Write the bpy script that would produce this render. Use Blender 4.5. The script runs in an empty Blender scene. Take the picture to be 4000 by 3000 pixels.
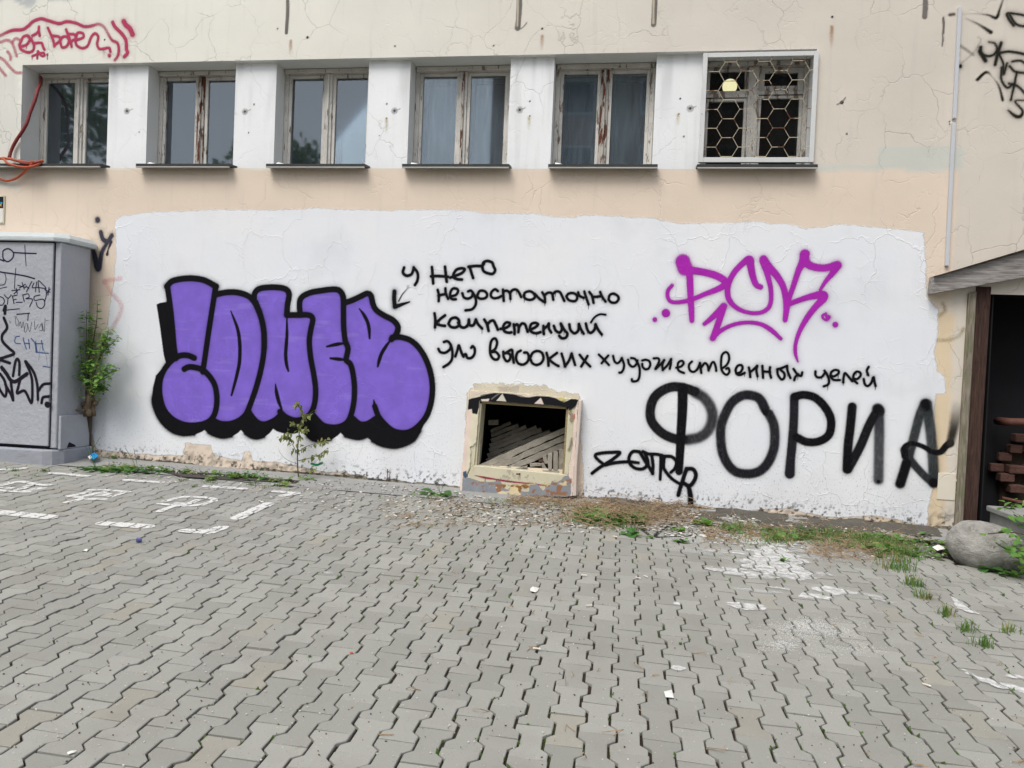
import bpy, bmesh, math, random
import numpy as np
from mathutils import Vector, Matrix

# ------------------------------------------------------------------ camera, light, exposure
sc = bpy.context.scene
C = sc.collection
RX = np.array([[0.98846941, 0.14570252, 0.04121889],
               [0.04400859, -0.01597401, -0.99890344],
               [-0.14488431, 0.98919948, -0.02220198]])      # rows: picture right, picture down, view direction
CAM = np.array([0.0, -6.6606, 1.3716])
FOC = 2900.0
cd = bpy.data.cameras.new('camera'); cam = bpy.data.objects.new('camera', cd); C.objects.link(cam)
cd.sensor_width = 36; cd.lens = 36 * FOC / 4000; cd.clip_end = 600; cd.clip_start = 0.05
cam.matrix_world = Matrix(((RX[0][0], -RX[1][0], -RX[2][0], CAM[0]), (RX[0][1], -RX[1][1], -RX[2][1], CAM[1]),
                           (RX[0][2], -RX[1][2], -RX[2][2], CAM[2]), (0, 0, 0, 1)))
sc.camera = cam
SUN_EL, SUN_AZ = math.radians(58), math.radians(-62)          # azimuth: where the sun stands, from +Y clockwise is negative to the left
wd = bpy.data.worlds.new('World'); sc.world = wd; wd.use_nodes = True
nt = wd.node_tree; nt.nodes.clear()
sky = nt.nodes.new('ShaderNodeTexSky'); sky.sky_type = 'NISHITA'; sky.sun_disc = False
sky.sun_elevation = SUN_EL; sky.sun_rotation = math.radians(205); sky.air_density = 1.0; sky.dust_density = 3.0; sky.ozone_density = 1.0
hs = nt.nodes.new('ShaderNodeHueSaturation'); hs.inputs['Saturation'].default_value = 0.42
bg = nt.nodes.new('ShaderNodeBackground'); bg.inputs['Strength'].default_value = 0.15
wo = nt.nodes.new('ShaderNodeOutputWorld')
nt.links.new(sky.outputs[0], hs.inputs['Color']); nt.links.new(hs.outputs[0], bg.inputs[0]); nt.links.new(bg.outputs[0], wo.inputs[0])
sd = bpy.data.lights.new('sun', 'SUN'); sd.energy = 1.55; sd.angle = math.radians(30); sd.color = (1.0, 0.965, 0.91)
so = bpy.data.objects.new('sun', sd); C.objects.link(so)
_az = math.radians(205)                                       # stands behind the camera, a little to its left
_d = Vector((math.sin(_az) * math.cos(SUN_EL), math.cos(_az) * math.cos(SUN_EL), math.sin(SUN_EL)))
so.rotation_euler = _d.to_track_quat('Z', 'Y').to_euler()
sc.view_settings.view_transform = 'Standard'; sc.view_settings.look = 'None'
sc.view_settings.exposure = 0.37; sc.view_settings.gamma = 1.0; sc.view_settings.use_curve_mapping = False
try:
    sc.cycles.transparent_max_bounces = 24; sc.cycles.max_bounces = 7
except Exception:
    pass

rnd = random.Random(11); rng = np.random.default_rng(7)

# ------------------------------------------------------------------ the photograph's geometry
def ray(x, y):
    return np.array([(x - 2000) / FOC, (y - 1500) / FOC, 1.0]) @ RX
def W(x, y, Y=0.0):                       # picture point -> (X, Z) on the plane at depth Y
    d = ray(x, y); p = CAM + d * ((Y - CAM[1]) / d[1]); return p[0], p[2]
GN = np.array([0.01982814, -0.02996814, 0.99935417]); GH = 1.3715729
def gz(x, y):                             # height of the gently sloping yard
    return CAM[2] + (-GH - GN[0] * (x - CAM[0]) - GN[1] * (y - CAM[1])) / GN[2]
def G(x, y):                              # picture point -> point on the yard
    d = ray(x, y); p = CAM + d * (-GH / (GN @ d)); return Vector((p[0], p[1], p[2]))
def lin(r, g=None, b=None):
    if g is None: r, g, b = r
    f = lambda c: (c / 255 / 12.92) if c <= 10 else ((c / 255 + .055) / 1.055) ** 2.4
    return (f(r), f(g), f(b))

# value noise on arrays
_perm = rng.random((256, 256))
def vnoise(x, y):
    xi = np.floor(x).astype(int); yi = np.floor(y).astype(int); fx = x - xi; fy = y - yi
    fx = fx * fx * (3 - 2 * fx); fy = fy * fy * (3 - 2 * fy)
    a = _perm[xi & 255, yi & 255]; b = _perm[(xi + 1) & 255, yi & 255]; c = _perm[xi & 255, (yi + 1) & 255]; d = _perm[(xi + 1) & 255, (yi + 1) & 255]
    return (a * (1 - fx) + b * fx) * (1 - fy) + (c * (1 - fx) + d * fx) * fy
def fbm(x, y, o=4):
    s = 0; a = .5; t = 0
    for i in range(o):
        s = s + a * vnoise(x + 17.3 * i, y + 5.1 * i); t += a; a *= .5; x = x * 2.03; y = y * 2.03
    return s / t
def sstep(a, b, x):
    t = np.clip((x - a) / (b - a), 0, 1); return t * t * (3 - 2 * t)

# ------------------------------------------------------------------ objects
def tag(o, label=None, cat=None, group=None, kind=None):
    if label: o['label'] = label
    if cat: o['category'] = cat; o['kind'] = kind or 'thing'
    if group: o['group'] = group
    if kind: o['kind'] = kind
    return o
def empty(name, loc=(0, 0, 0), rz=0):
    o = bpy.data.objects.new(name, None); C.objects.link(o); o.location = loc; o.rotation_euler = (0, 0, rz); o.empty_display_size = .1
    return o
def link(name, me, mat=None, parent=None, loc=None):
    o = bpy.data.objects.new(name, me); C.objects.link(o)
    if mat is not None and not me.materials: me.materials.append(mat)
    if loc is not None: o.location = loc
    if parent is not None:
        o.parent = parent
        if loc is None: o.matrix_parent_inverse = Matrix.Translation(-parent.location) if parent.rotation_euler.z == 0 else parent.matrix_world.inverted()
    return o
class MB:
    """collects shapes into one mesh (world coordinates)"""
    def __init__(s): s.v = []; s.f = []
    def add(s, vs, fs):
        n = len(s.v); s.v += [tuple(map(float, p)) for p in vs]; s.f += [tuple(i + n for i in f) for f in fs]; return s
    def box(s, x0, x1, y0, y1, z0, z1):
        return s.add([(x0, y0, z0), (x1, y0, z0), (x1, y1, z0), (x0, y1, z0), (x0, y0, z1), (x1, y0, z1), (x1, y1, z1), (x0, y1, z1)],
                     [(0, 3, 2, 1), (4, 5, 6, 7), (0, 1, 5, 4), (1, 2, 6, 5), (2, 3, 7, 6), (3, 0, 4, 7)])
    def prism(s, front, back):            # two loops of equal length
        n = len(front)
        return s.add(list(front) + list(back), [tuple(range(n)), tuple(range(2 * n - 1, n - 1, -1))] + [(i, n + i, n + (i + 1) % n, (i + 1) % n) for i in range(n)])
    def tube(s, pts, r, n=6, cap=True):
        pts = [Vector(p) for p in pts]; rs = r if isinstance(r, (list, tuple)) else [r] * len(pts)
        base = len(s.v); up = Vector((0.13, 0.31, 1)).normalized()
        for i, p in enumerate(pts):
            t = (pts[min(i + 1, len(pts) - 1)] - pts[max(i - 1, 0)]).normalized()
            a = t.cross(up)
            if a.length < .05: a = t.cross(Vector((1, 0, 0)))
            a.normalize(); b = t.cross(a)
            for k in range(n):
                q = p + (a * math.cos(k * 2 * math.pi / n) + b * math.sin(k * 2 * math.pi / n)) * rs[i]
                s.v.append(tuple(q))
        for i in range(len(pts) - 1):
            for k in range(n):
                s.f.append((base + i * n + k, base + i * n + (k + 1) % n, base + (i + 1) * n + (k + 1) % n, base + (i + 1) * n + k))
        if cap:
            s.f.append(tuple(base + k for k in range(n))[::-1]); e = base + (len(pts) - 1) * n; s.f.append(tuple(e + k for k in range(n)))
        return s
    def mesh(s, name, smooth=False):
        me = bpy.data.meshes.new(name); me.from_pydata(s.v, [], s.f); me.update()
        if smooth: me.polygons.foreach_set('use_smooth', [True] * len(me.polygons))
        return me
    def build(s, name, mat, parent=None, smooth=False, bevel=0, seg=2):
        o = link(name, s.mesh(name, smooth), mat, parent)
        if bevel:
            m = o.modifiers.new('bevel', 'BEVEL'); m.width = bevel; m.segments = seg; m.limit_method = 'ANGLE'; m.angle_limit = math.radians(40)
        return o
def spline(pts, step=None, n=8):
    p = np.array(pts, float)
    if len(p) < 3:
        t = np.linspace(0, 1, n * 2)[:, None]; return p[0] * (1 - t) + p[-1] * t if len(p) == 2 else p
    q = np.vstack([2 * p[0] - p[1], p, 2 * p[-1] - p[-2]]); out = []
    for i in range(1, len(q) - 2):
        t = np.linspace(0, 1, n, endpoint=False)[:, None]
        out.append(.5 * (2 * q[i] + (q[i + 1] - q[i - 1]) * t + (2 * q[i - 1] - 5 * q[i] + 4 * q[i + 1] - q[i + 2]) * t ** 2 + (3 * q[i] - q[i - 1] - 3 * q[i + 1] + q[i + 2]) * t ** 3))
    out.append(p[-1:]); return np.vstack(out)

# ------------------------------------------------------------------ materials
class NT:
    def __init__(s, name):
        s.m = bpy.data.materials.new(name); s.m.use_nodes = True; s.t = s.m.node_tree; s.t.nodes.clear()
        s.out = s.n('ShaderNodeOutputMaterial')
    def n(s, ty, ins=None, **kw):
        nd = s.t.nodes.new(ty)
        for k, v in kw.items(): setattr(nd, k, v)
        for k, v in (ins or {}).items():
            i = nd.inputs[k]
            if isinstance(v, bpy.types.NodeSocket): s.t.links.new(v, i)
            elif v is not None:
                i.default_value = (*v, 1) if (isinstance(v, tuple) and len(v) == 3 and i.type == 'RGBA') else v
        return nd
    def math(s, op, a, b=None, c=None, clamp=False):
        nd = s.n('ShaderNodeMath', operation=op, use_clamp=clamp)
        for i, v in enumerate((a, b, c)):
            if v is None: continue
            if isinstance(v, bpy.types.NodeSocket): s.t.links.new(v, nd.inputs[i])
            else: nd.inputs[i].default_value = v
        return nd.outputs[0]
    def noise(s, scale, detail=3, rough=.55, vec=None, dist=0):
        return s.n('ShaderNodeTexNoise', {'Vector': vec or s.pos(), 'Scale': scale, 'Detail': detail, 'Roughness': rough, 'Distortion': dist}).outputs[0]
    def pos(s):
        if not hasattr(s, '_p'): s._p = s.n('ShaderNodeNewGeometry').outputs['Position']
        return s._p
    def vec(s, scale=(1, 1, 1), v=None):
        return s.n('ShaderNodeVectorMath', {0: v or s.pos(), 1: scale}, operation='MULTIPLY').outputs[0]
    def mapr(s, v, a, b, c=0., d=1., smooth=False):
        return s.n('ShaderNodeMapRange', {'Value': v, 'From Min': a, 'From Max': b, 'To Min': c, 'To Max': d}, interpolation_type='SMOOTHSTEP' if smooth else 'LINEAR').outputs[0]
    def mix(s, f, a, b, mode='MIX'):
        nd = s.n('ShaderNodeMix', data_type='RGBA', blend_type=mode)
        for k, v in ((0, f), (6, a), (7, b)):
            if isinstance(v, bpy.types.NodeSocket): s.t.links.new(v, nd.inputs[k])
            else: nd.inputs[k].default_value = (*v, 1) if isinstance(v, tuple) and len(v) == 3 else v
        return nd.outputs[2]
    def bump(s, h, dist=.002, strength=1.):
        return s.n('ShaderNodeBump', {'Height': h, 'Distance': dist, 'Strength': strength}).outputs[0]
    def bsdf(s, col, rough=.8, normal=None, metal=0., spec=.3, **kw):
        return s.n('ShaderNodeBsdfPrincipled', {'Base Color': col, 'Roughness': rough, 'Normal': normal, 'Metallic': metal, 'Specular IOR Level': spec, **kw})
    def done(s, sh):
        s.t.links.new(sh.outputs[0] if hasattr(sh, 'outputs') else sh, s.out.inputs[0]); return s.m

def relief(k, cracks=1., raise_=1.):
    """plaster relief shared by the wall and every paint layer on it; returns (height, crack mask)"""
    warp = k.n('ShaderNodeTexNoise', {'Vector': k.pos(), 'Scale': 3.1, 'Detail': 4})
    wv = k.n('ShaderNodeVectorMath', {0: warp.outputs['Color'], 'Scale': .34}, operation='SCALE').outputs[0]
    pv = k.n('ShaderNodeVectorMath', {0: k.vec((1, .0, .82)), 1: wv}, operation='ADD').outputs[0]
    vo = k.n('ShaderNodeTexVoronoi', {'Vector': pv, 'Scale': 2.7}, feature='DISTANCE_TO_EDGE').outputs['Distance']
    mask = k.mapr(k.noise(1.1, 3), .44, .56)
    crack = k.math('MULTIPLY', k.mapr(vo, .0, .012, 1, 0), mask)
    vo2 = k.n('ShaderNodeTexVoronoi', {'Vector': pv, 'Scale': 8.5}, feature='DISTANCE_TO_EDGE').outputs['Distance']
    m2 = k.mapr(k.noise(1.9, 3, vec=k.vec((1.1, 1, 1.3))), .52, .6)
    chips = k.math('MULTIPLY', k.mapr(vo2, .0, .035, 1, 0), m2)
    fine = k.noise(60, 3); mid = k.noise(9, 4)
    h = k.math('ADD', k.math('MULTIPLY', fine, .12), k.math('MULTIPLY', mid, .9))
    h = k.math('ADD', h, k.math('MULTIPLY', chips, .55 * raise_))
    h = k.math('ADD', h, k.math('MULTIPLY', crack, .9 * raise_))
    return h, crack, chips

def mat_wall():
    k = NT('old_plaster'); a = k.n('ShaderNodeAttribute', attribute_name='Col')
    h, crack, chips = relief(k, raise_=-1)
    var = k.mapr(k.noise(1.6, 4), .3, .7, .95, 1.04); fine = k.mapr(k.noise(140, 2), .3, .7, .985, 1.015)
    col = k.mix(1., a.outputs['Color'], k.n('ShaderNodeCombineColor', {0: k.math('MULTIPLY', var, fine), 1: k.math('MULTIPLY', var, fine), 2: k.math('MULTIPLY', var, fine)}).outputs[0], 'MULTIPLY')
    st = k.mapr(k.noise(3, 5, vec=k.vec((4, 1, .35))), .56, .75, 0, .16)
    col = k.mix(st, col, (.36, .345, .31))
    col = k.mix(k.math('MULTIPLY', crack, k.math('MULTIPLY', a.outputs['Alpha'], .34)), col, (.2, .19, .175))
    spk = k.math('MULTIPLY', k.mapr(k.noise(75, 2), .70, .76), .35)
    col = k.mix(spk, col, (.3, .29, .26))
    return k.done(k.bsdf(col, .88, k.bump(h, .0022)))
def mat_paint(name, gloss=.55, speckle=.5):
    """paint sprayed or rolled on the wall: colour and coverage come from the mesh"""
    k = NT(name); a = k.n('ShaderNodeAttribute', attribute_name='Col'); h, crack, chips = relief(k)
    al = a.outputs['Alpha']; edge = k.math('MULTIPLY', k.math('MULTIPLY', al, k.math('SUBTRACT', 1., al)), 4.)
    nz = k.math('SUBTRACT', k.noise(230, 1, .5), .5)
    al = k.math('ADD', al, k.math('MULTIPLY', k.math('MULTIPLY', edge, nz), speckle * 2.2), clamp=True)
    al = k.math('SUBTRACT', al, k.math('MULTIPLY', k.mapr(k.noise(90, 3, vec=k.vec((1, 1, .25))), .66, .74), .05), clamp=True)
    tone = k.mapr(k.noise(7, 4), .3, .7, .9, 1.1)
    col = k.mix(1., a.outputs['Color'], k.n('ShaderNodeCombineColor', {0: tone, 1: tone, 2: tone}).outputs[0], 'MULTIPLY')
    col = k.mix(k.math('MULTIPLY', k.math('ADD', crack, chips, clamp=True), .5), col, k.n('ShaderNodeVectorMath', {0: col, 'Scale': 1.35}, operation='SCALE').outputs[0])
    b = k.bsdf(col, gloss, k.bump(h, .0018), spec=.08); tr = k.n('ShaderNodeBsdfTransparent')
    return k.done(k.n('ShaderNodeMixShader', {0: al, 1: tr.outputs[0], 2: b.outputs[0]}))
def mat_patch():
    """thick white wall paint with a ragged rolled edge; the mesh stores the distance to the edge"""
    k = NT('rolled_white_paint'); a = k.n('ShaderNodeAttribute', attribute_name='edge').outputs['Fac']
    h, crack, chips = relief(k)
    rag = k.math('SUBTRACT', k.noise(4, 6, .6, vec=k.vec((1, 1, 1.4))), .5); brush = k.math('SUBTRACT', k.noise(45, 3, .6, vec=k.vec((.35, 1, 2.))), .5)
    e = k.math('ADD', a, k.math('ADD', k.math('MULTIPLY', rag, .07), k.math('MULTIPLY', brush, .022)))
    al = k.mapr(e, -.004, .012)
    thin = k.math('MULTIPLY', k.mapr(k.noise(1.3, 4), .54, .72), .10)
    al = k.math('SUBTRACT', al, thin, clamp=True)
    z = k.n('ShaderNodeSeparateXYZ', {0: k.pos()}).outputs[2]
    cool = k.mapr(k.noise(.9, 3), .35, .65)
    col = k.mix(cool, (.735, .76, .80), (.785, .795, .81))
    streak = k.mapr(k.noise(5, 4, vec=k.vec((3.2, 1, .4))), .55, .8, 0, .12)
    col = k.mix(streak, col, (.5, .52, .56))
    low = k.mapr(z, .95, .2, 0, 1); dots = k.math('MULTIPLY', k.mapr(k.noise(58, 3, vec=k.vec((1.4, 1, .8))), .60, .68), k.math('MULTIPLY', low, .75))
    col = k.mix(dots, col, (.18, .165, .14))
    b = k.bsdf(col, .5, k.bump(h, .0023)); tr = k.n('ShaderNodeBsdfTransparent')
    return k.done(k.n('ShaderNodeMixShader', {0: al, 1: tr.outputs[0], 2: b.outputs[0]}))
def mat_simple(name, col, rough=.7, var=.12, scale=12, bumpd=.001, metal=0., spec=.3, stretch=(1, 1, 1), spots=None, spot=(0.05, 0.05, 0.05), bscale=None):
    k = NT(name); v = k.vec(stretch); n = k.noise(scale, 5, .6, vec=v)
    c = k.mix(n, tuple(x * (1 - 2 * var) for x in col), tuple(min(1, x * (1 + 1.6 * var)) for x in col))
    if spots: c = k.mix(k.mapr(k.noise(spots[0], 4, .65, vec=v), spots[1], spots[1] + .05), c, spot)
    return k.done(k.bsdf(c, rough, k.bump(k.noise(bscale or scale * 4, 4, .6, vec=v), bumpd), metal, spec))
def mat_peeled(name, paint, under, amount=.55, scale=(14, 14, 3)):
    """old oil paint flaking off wood"""
    k = NT(name); v = k.vec(scale); n = k.noise(1.6, 6, .62, vec=v); f = k.mapr(n, amount, amount + .03)
    v2 = k.n('ShaderNodeTexVoronoi', {'Vector': k.vec((90, 90, 26)), 'Scale': 1.}, feature='DISTANCE_TO_EDGE').outputs['Distance']
    cr = k.math('MULTIPLY', k.mapr(v2, 0, .06, 1, 0), k.mapr(k.noise(6, 3), .42, .55))
    c = k.mix(k.noise(8, 3), tuple(x * .86 for x in paint), paint); c = k.mix(k.math('MULTIPLY', cr, .55), c, tuple(x * .35 for x in paint))
    u = k.mix(k.noise(3, 4, vec=k.vec((60, 60, 4))), tuple(x * .55 for x in under), tuple(x * 1.3 for x in under))
    c = k.mix(f, c, u); h = k.math('SUBTRACT', k.math('MULTIPLY', cr, -.6), f)
    return k.done(k.bsdf(c, .75, k.bump(h, .003)))
def mat_wood(name, a, b, scale=(3, 30, 30), rough=.85, moss=None):
    k = NT(name); n = k.noise(1.4, 6, .65, vec=k.vec(scale), dist=.6); c = k.mix(k.mapr(n, .35, .65), a, b)
    if moss: c = k.mix(k.mapr(k.noise(5, 4), .45, .7, 0, .7), c, moss)
    return k.done(k.bsdf(c, rough, k.bump(n, .004)))
def mat_leaf(name, a, b, yellow=None):
    k = NT(name); r = k.n('ShaderNodeObjectInfo').outputs['Random']; n = k.noise(14, 2)
    c = k.mix(k.math('FRACT', k.math('ADD', r, n)), a, b)
    if yellow: c = k.mix(k.mapr(k.math('FRACT', k.math('ADD', k.math('MULTIPLY', r, 7.), k.math('MULTIPLY', k.noise(6, 1), 3.))), .8, .95), c, yellow)
    d = k.bsdf(c, .5, spec=.35); t = k.n('ShaderNodeBsdfTranslucent', {'Color': k.mix(.5, c, (.3, .5, .05))})
    return k.done(k.n('ShaderNodeMixShader', {0: .28, 1: d.outputs[0], 2: t.outputs[0]}))
def mat_glass(dust=.1, dustcol=(.30, .36, .42), ior=2.2):
    k = NT('window_glass'); fr = k.n('ShaderNodeFresnel', {'IOR': ior}).outputs[0]
    g = k.n('ShaderNodeBsdfGlossy', {'Roughness': .03, 'Color': (.84, .93, 1.)}); t = k.n('ShaderNodeBsdfTransparent', {'Color': (.86, .9, .9)})
    m = k.n('ShaderNodeMixShader', {0: fr, 1: t.outputs[0], 2: g.outputs[0]})
    d = k.n('ShaderNodeBsdfDiffuse', {'Color': dustcol}); st = k.noise(4, 5, .6, vec=k.vec((5, 1, .8)))
    f = k.mapr(st, .25, .75, dust * .5, dust * 1.5)
    return k.done(k.n('ShaderNodeMixShader', {0: f, 1: m.outputs[0], 2: d.outputs[0]}))

M = {}
M['wall'] = mat_wall(); M['patch'] = mat_patch(); M['spray'] = mat_paint('sprayed_paint', .5); M['marker'] = mat_paint('marker_ink', .4, .1)
M['frame'] = mat_peeled('flaking_window_paint', (.68, .66, .61), (.26, .20, .155), .60)
M['frame_old'] = mat_peeled('dirty_flaking_paint', (.50, .48, .44), (.20, .16, .13), .56)
M['mullion'] = mat_peeled('bare_brown_mullion', (.5, .47, .42), (.13, .045, .025), .50, (18, 18, 4))
M['sill'] = mat_simple('dark_sheet_metal', (.045, .048, .046), .5, .3, 20, .0006, .3, stretch=(.6, 1, 3))
M['sill_edge'] = mat_simple('pale_drip_edge', (.42, .41, .38), .6, .15, 10)
M['inner'] = mat_simple('white_inner_sash', (.50, .53, .52), .6, .06, 6)
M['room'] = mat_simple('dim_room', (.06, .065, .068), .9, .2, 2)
M['curtain'] = mat_simple('net_curtain', (.22, .25, .25), .9, .2, 8, stretch=(6, 1, .2))
M['glass'] = mat_glass(.07); M['glass_dusty'] = mat_glass(.30, (.20, .26, .31)); M['glass_dark'] = mat_glass(.05, (.12, .12, .12), 1.3)
M['grille'] = mat_simple('white_painted_steel', (.62, .63, .62), .5, .06, 9, spots=(26, .66), spot=(.25, .12, .06))
M['wire'] = mat_simple('rusty_cream_wire', (.50, .44, .32), .7, .1, 14, spots=(9, .53), spot=(.17, .08, .045))
M['trunking'] = mat_simple('grey_plastic_trunking', (.55, .57, .60), .45, .03, 5)
M['hose'] = mat_simple('orange_rubber_cable', (.42, .085, .035), .55, .12, 8)
M['hose_dark'] = mat_simple('dark_red_cable', (.22, .035, .035), .6, .15, 8)
M['cabinet'] = mat_simple('thick_grey_paint', (.39, .405, .44), .5, .07, 3, .008, bscale=24)
M['cabinet_lid'] = mat_simple('pale_grey_lid_paint', (.50, .54, .54), .5, .08, 5, .003, bscale=30)
M['plinth'] = mat_simple('grey_rough_plinth', (.30, .315, .35), .7, .1, 5, .008, bscale=22)
M['gap'] = mat_simple('dark_gap', (.01, .009, .02), .9, .1, 5)
M['hatch_yellow'] = mat_simple('cream_yellow_oil_paint', (.60, .56, .41), .55, .10, 5, .003, spots=(9, .62), spot=(.40, .36, .28))
M['hatch_pink'] = mat_simple('pinkish_cream_paint', (.62, .53, .47), .55, .06, 5, .003, spots=(11, .68), spot=(.36, .33, .3))
M['hatch_dark'] = mat_simple('hatch_inner_wood', (.30, .24, .13), .7, .2, 4, .004, stretch=(1, 10, 10))
M['concrete_bar'] = mat_simple('rough_concrete_bar', (.30, .275, .23), .95, .25, 14, .007, bscale=60)
M['brick'] = mat_simple('old_red_brick', (.11, .055, .042), .9, .25, 12, .01)
M['wood_grey'] = mat_wood('weathered_grey_board', (.15, .135, .125), (.38, .36, .34), (4, 40, 40))
M['wood_moss'] = mat_wood('mossy_grey_post', (.12, .10, .075), (.32, .28, .22), (50, 50, 4), moss=(.14, .15, .08))
M['wood_brown'] = mat_wood('dark_brown_plank', (.028, .014, .011), (.075, .04, .03), (50, 50, 4))
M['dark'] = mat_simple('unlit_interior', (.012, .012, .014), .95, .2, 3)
M['rust'] = mat_simple('rusty_pipe', (.13, .055, .04), .7, .2, 12)
M['conc'] = mat_simple('grey_concrete', (.29, .29, .275), .95, .14, 7, .006, spots=(26, .66), spot=(.12, .12, .11))
M['leaf'] = mat_leaf('shrub_leaf', (.06, .16, .03), (.17, .33, .07))
M['leaf_dark'] = mat_leaf('dark_weed_leaf', (.035, .12, .025), (.08, .22, .045))
M['leaf_olive'] = mat_leaf('olive_wilted_leaf', (.16, .18, .06), (.30, .33, .12), (.30, .22, .08))
M['grass'] = mat_leaf('grass_blade', (.06, .15, .03), (.14, .25, .06), (.36, .27, .13))
M['moss'] = mat_leaf('joint_moss', (.05, .12, .02), (.12, .21, .04))
M['straw'] = mat_simple('dry_straw', (.36, .26, .16), .9, .42, 30)
M['bark'] = mat_simple('brown_bark', (.10, .075, .05), .95, .3, 30, .004, stretch=(2, 2, .5))
M['stump'] = mat_simple('gnarled_wood', (.16, .12, .08), .95, .35, 18, .01)
M['paper'] = mat_simple('white_paper', (.72, .71, .66), .8, .05, 20)
M['flake'] = mat_simple('plaster_flake', (.60, .58, .53), .9, .15, 30)
M['butt'] = mat_simple('cigarette_paper', (.62, .56, .48), .8, .1, 40)
M['foil'] = mat_simple('blue_foil', (.14, .15, .36), .3, .4, 30, .004, .5)
M['blue'] = mat_simple('blue_wrapper', (.02, .28, .62), .4, .2, 12)
M['asphalt'] = mat_simple('old_asphalt', (.075, .065, .06), .95, .2, 20, .006)
M['screw'] = mat_simple('bolt_metal', (.2, .19, .17), .5, .2, 20, metal=.6)

def mat_paver():
    k = NT('concrete_paver'); oi = k.n('ShaderNodeObjectInfo').outputs['Random']; at = k.n('ShaderNodeAttribute', attribute_name='tone').outputs['Fac']
    r = k.math('FRACT', k.math('ADD', k.math('MULTIPLY', oi, 37.7), k.math('MULTIPLY', at, 1.)))
    c = k.mix(r, (.225, .226, .198), (.325, .325, .290))
    c = k.mix(k.mapr(k.math('FRACT', k.math('MULTIPLY', r, 13.)), .955, .965, 0, .6), c, (.30, .27, .205))
    c = k.mix(k.mapr(k.noise(1.1, 4), .35, .68, 0, .45), c, (.268, .264, .244))
    c = k.mix(k.mapr(k.noise(3.3, 5), .5, .75, 0, .45), c, (.19, .175, .15))
    agg = k.noise(420, 2, .6); c = k.mix(k.mapr(agg, .35, .65, 0, .30), c, (.33, .325, .30))
    c = k.mix(k.math('MULTIPLY', k.mapr(k.noise(170, 2), .66, .7), .6), c, (.13, .12, .11))
    c = k.mix(k.math('MULTIPLY', k.mapr(k.noise(95, 2), .71, .74), .8), c, (.55, .54, .5))
    h = k.math('ADD', k.math('MULTIPLY', agg, .25), k.math('MULTIPLY', k.noise(18, 4), .7))
    return k.done(k.bsdf(c, .86, k.bump(h, .0025), spec=.25))
def mat_soil():
    k = NT('joint_soil'); c = k.mix(k.noise(40, 4), (.016, .011, .007), (.050, .034, .022))
    g = k.mapr(k.noise(1.3, 5, .7), .52, .66, 0, .85); c = k.mix(g, c, k.mix(k.noise(70, 3), (.03, .045, .012), (.085, .115, .03)))
    return k.done(k.bsdf(c, 1., k.bump(k.noise(120, 4), .006)))
def mat_ground():
    k = NT('bare_dirt'); c = k.mix(k.noise(6, 6, .65), (.05, .047, .037), (.14, .13, .11)); return k.done(k.bsdf(c, 1., k.bump(k.noise(40, 5), .012)))
def mat_roadpaint():
    k = NT('white_line_paint'); a = k.n('ShaderNodeAttribute', attribute_name='Col'); al = a.outputs['Alpha']
    wear = k.mapr(k.noise(38, 4, .65), .28, .50); al = k.math('MULTIPLY', al, wear, clamp=True)
    al = k.mapr(al, .35, .6); c = k.mix(k.noise(20, 4), (.60, .60, .57), (.74, .74, .71))
    b = k.bsdf(c, .7, k.bump(k.noise(60, 3), .002)); tr = k.n('ShaderNodeBsdfTransparent')
    return k.done(k.n('ShaderNodeMixShader', {0: k.math('MULTIPLY', al, .92), 1: tr.outputs[0], 2: b.outputs[0]}))
M['paver'] = mat_paver(); M['soil'] = mat_soil(); M['dirt'] = mat_ground(); M['line'] = mat_roadpaint()

# ------------------------------------------------------------------ the yard: dirt, joint bed, pavers
UP, VP = 0.11215, 0.22490                  # column pitch and paver length
U0, V0 = 0.0847, -4.1265                   # a cross joint
def sheet(name, x0, x1, y0, y1, dz, mat, parent=None, res=None):
    nx = max(1, int((x1 - x0) / res)) if res else 1; ny = max(1, int((y1 - y0) / res)) if res else 1
    xs = np.linspace(x0, x1, nx + 1); ys = np.linspace(y0, y1, ny + 1)
    v = [(x, y, gz(x, y) + (dz(x, y) if callable(dz) else dz)) for y in ys for x in xs]
    f = [(j * (nx + 1) + i, j * (nx + 1) + i + 1, (j + 1) * (nx + 1) + i + 1, (j + 1) * (nx + 1) + i) for j in range(ny) for i in range(nx)]
    me = bpy.data.meshes.new(name); me.from_pydata(v, [], f); me.update(); return link(name, me, mat, parent)
tag(sheet('ground', -60, 60, -60, 40, -.07, M['dirt']), kind='structure')
pave = tag(sheet('pavement', -9.5, 5.2, -8.2, -.30, -.011, M['soil']), kind='structure')
def zig(v):
    t = np.abs(v - np.round(v)) * VP
    return np.interp(t, [0, .0425, .068, .1125], [.0137, .0137, -.0137, -.0137])
def joint_dist(x, y):
    u = (x - U0) / UP; v = (y - V0) / VP; best = np.full(np.shape(u), 9.)
    for e in (-1, 0, 1):
        c = np.floor(u - .5) + e; s_ = np.where(np.mod(c, 2) == 0, 1., -1.)
        best = np.minimum(best, np.abs((u - c - .5) * UP - s_ * zig(v)) - .0035)
    cl = np.floor(u + .5)
    cv = np.where(np.mod(cl, 2) == 0, v, v - .5); cr = np.abs(cv - np.round(cv)) * VP - .001
    return np.minimum(best, cr)
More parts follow.
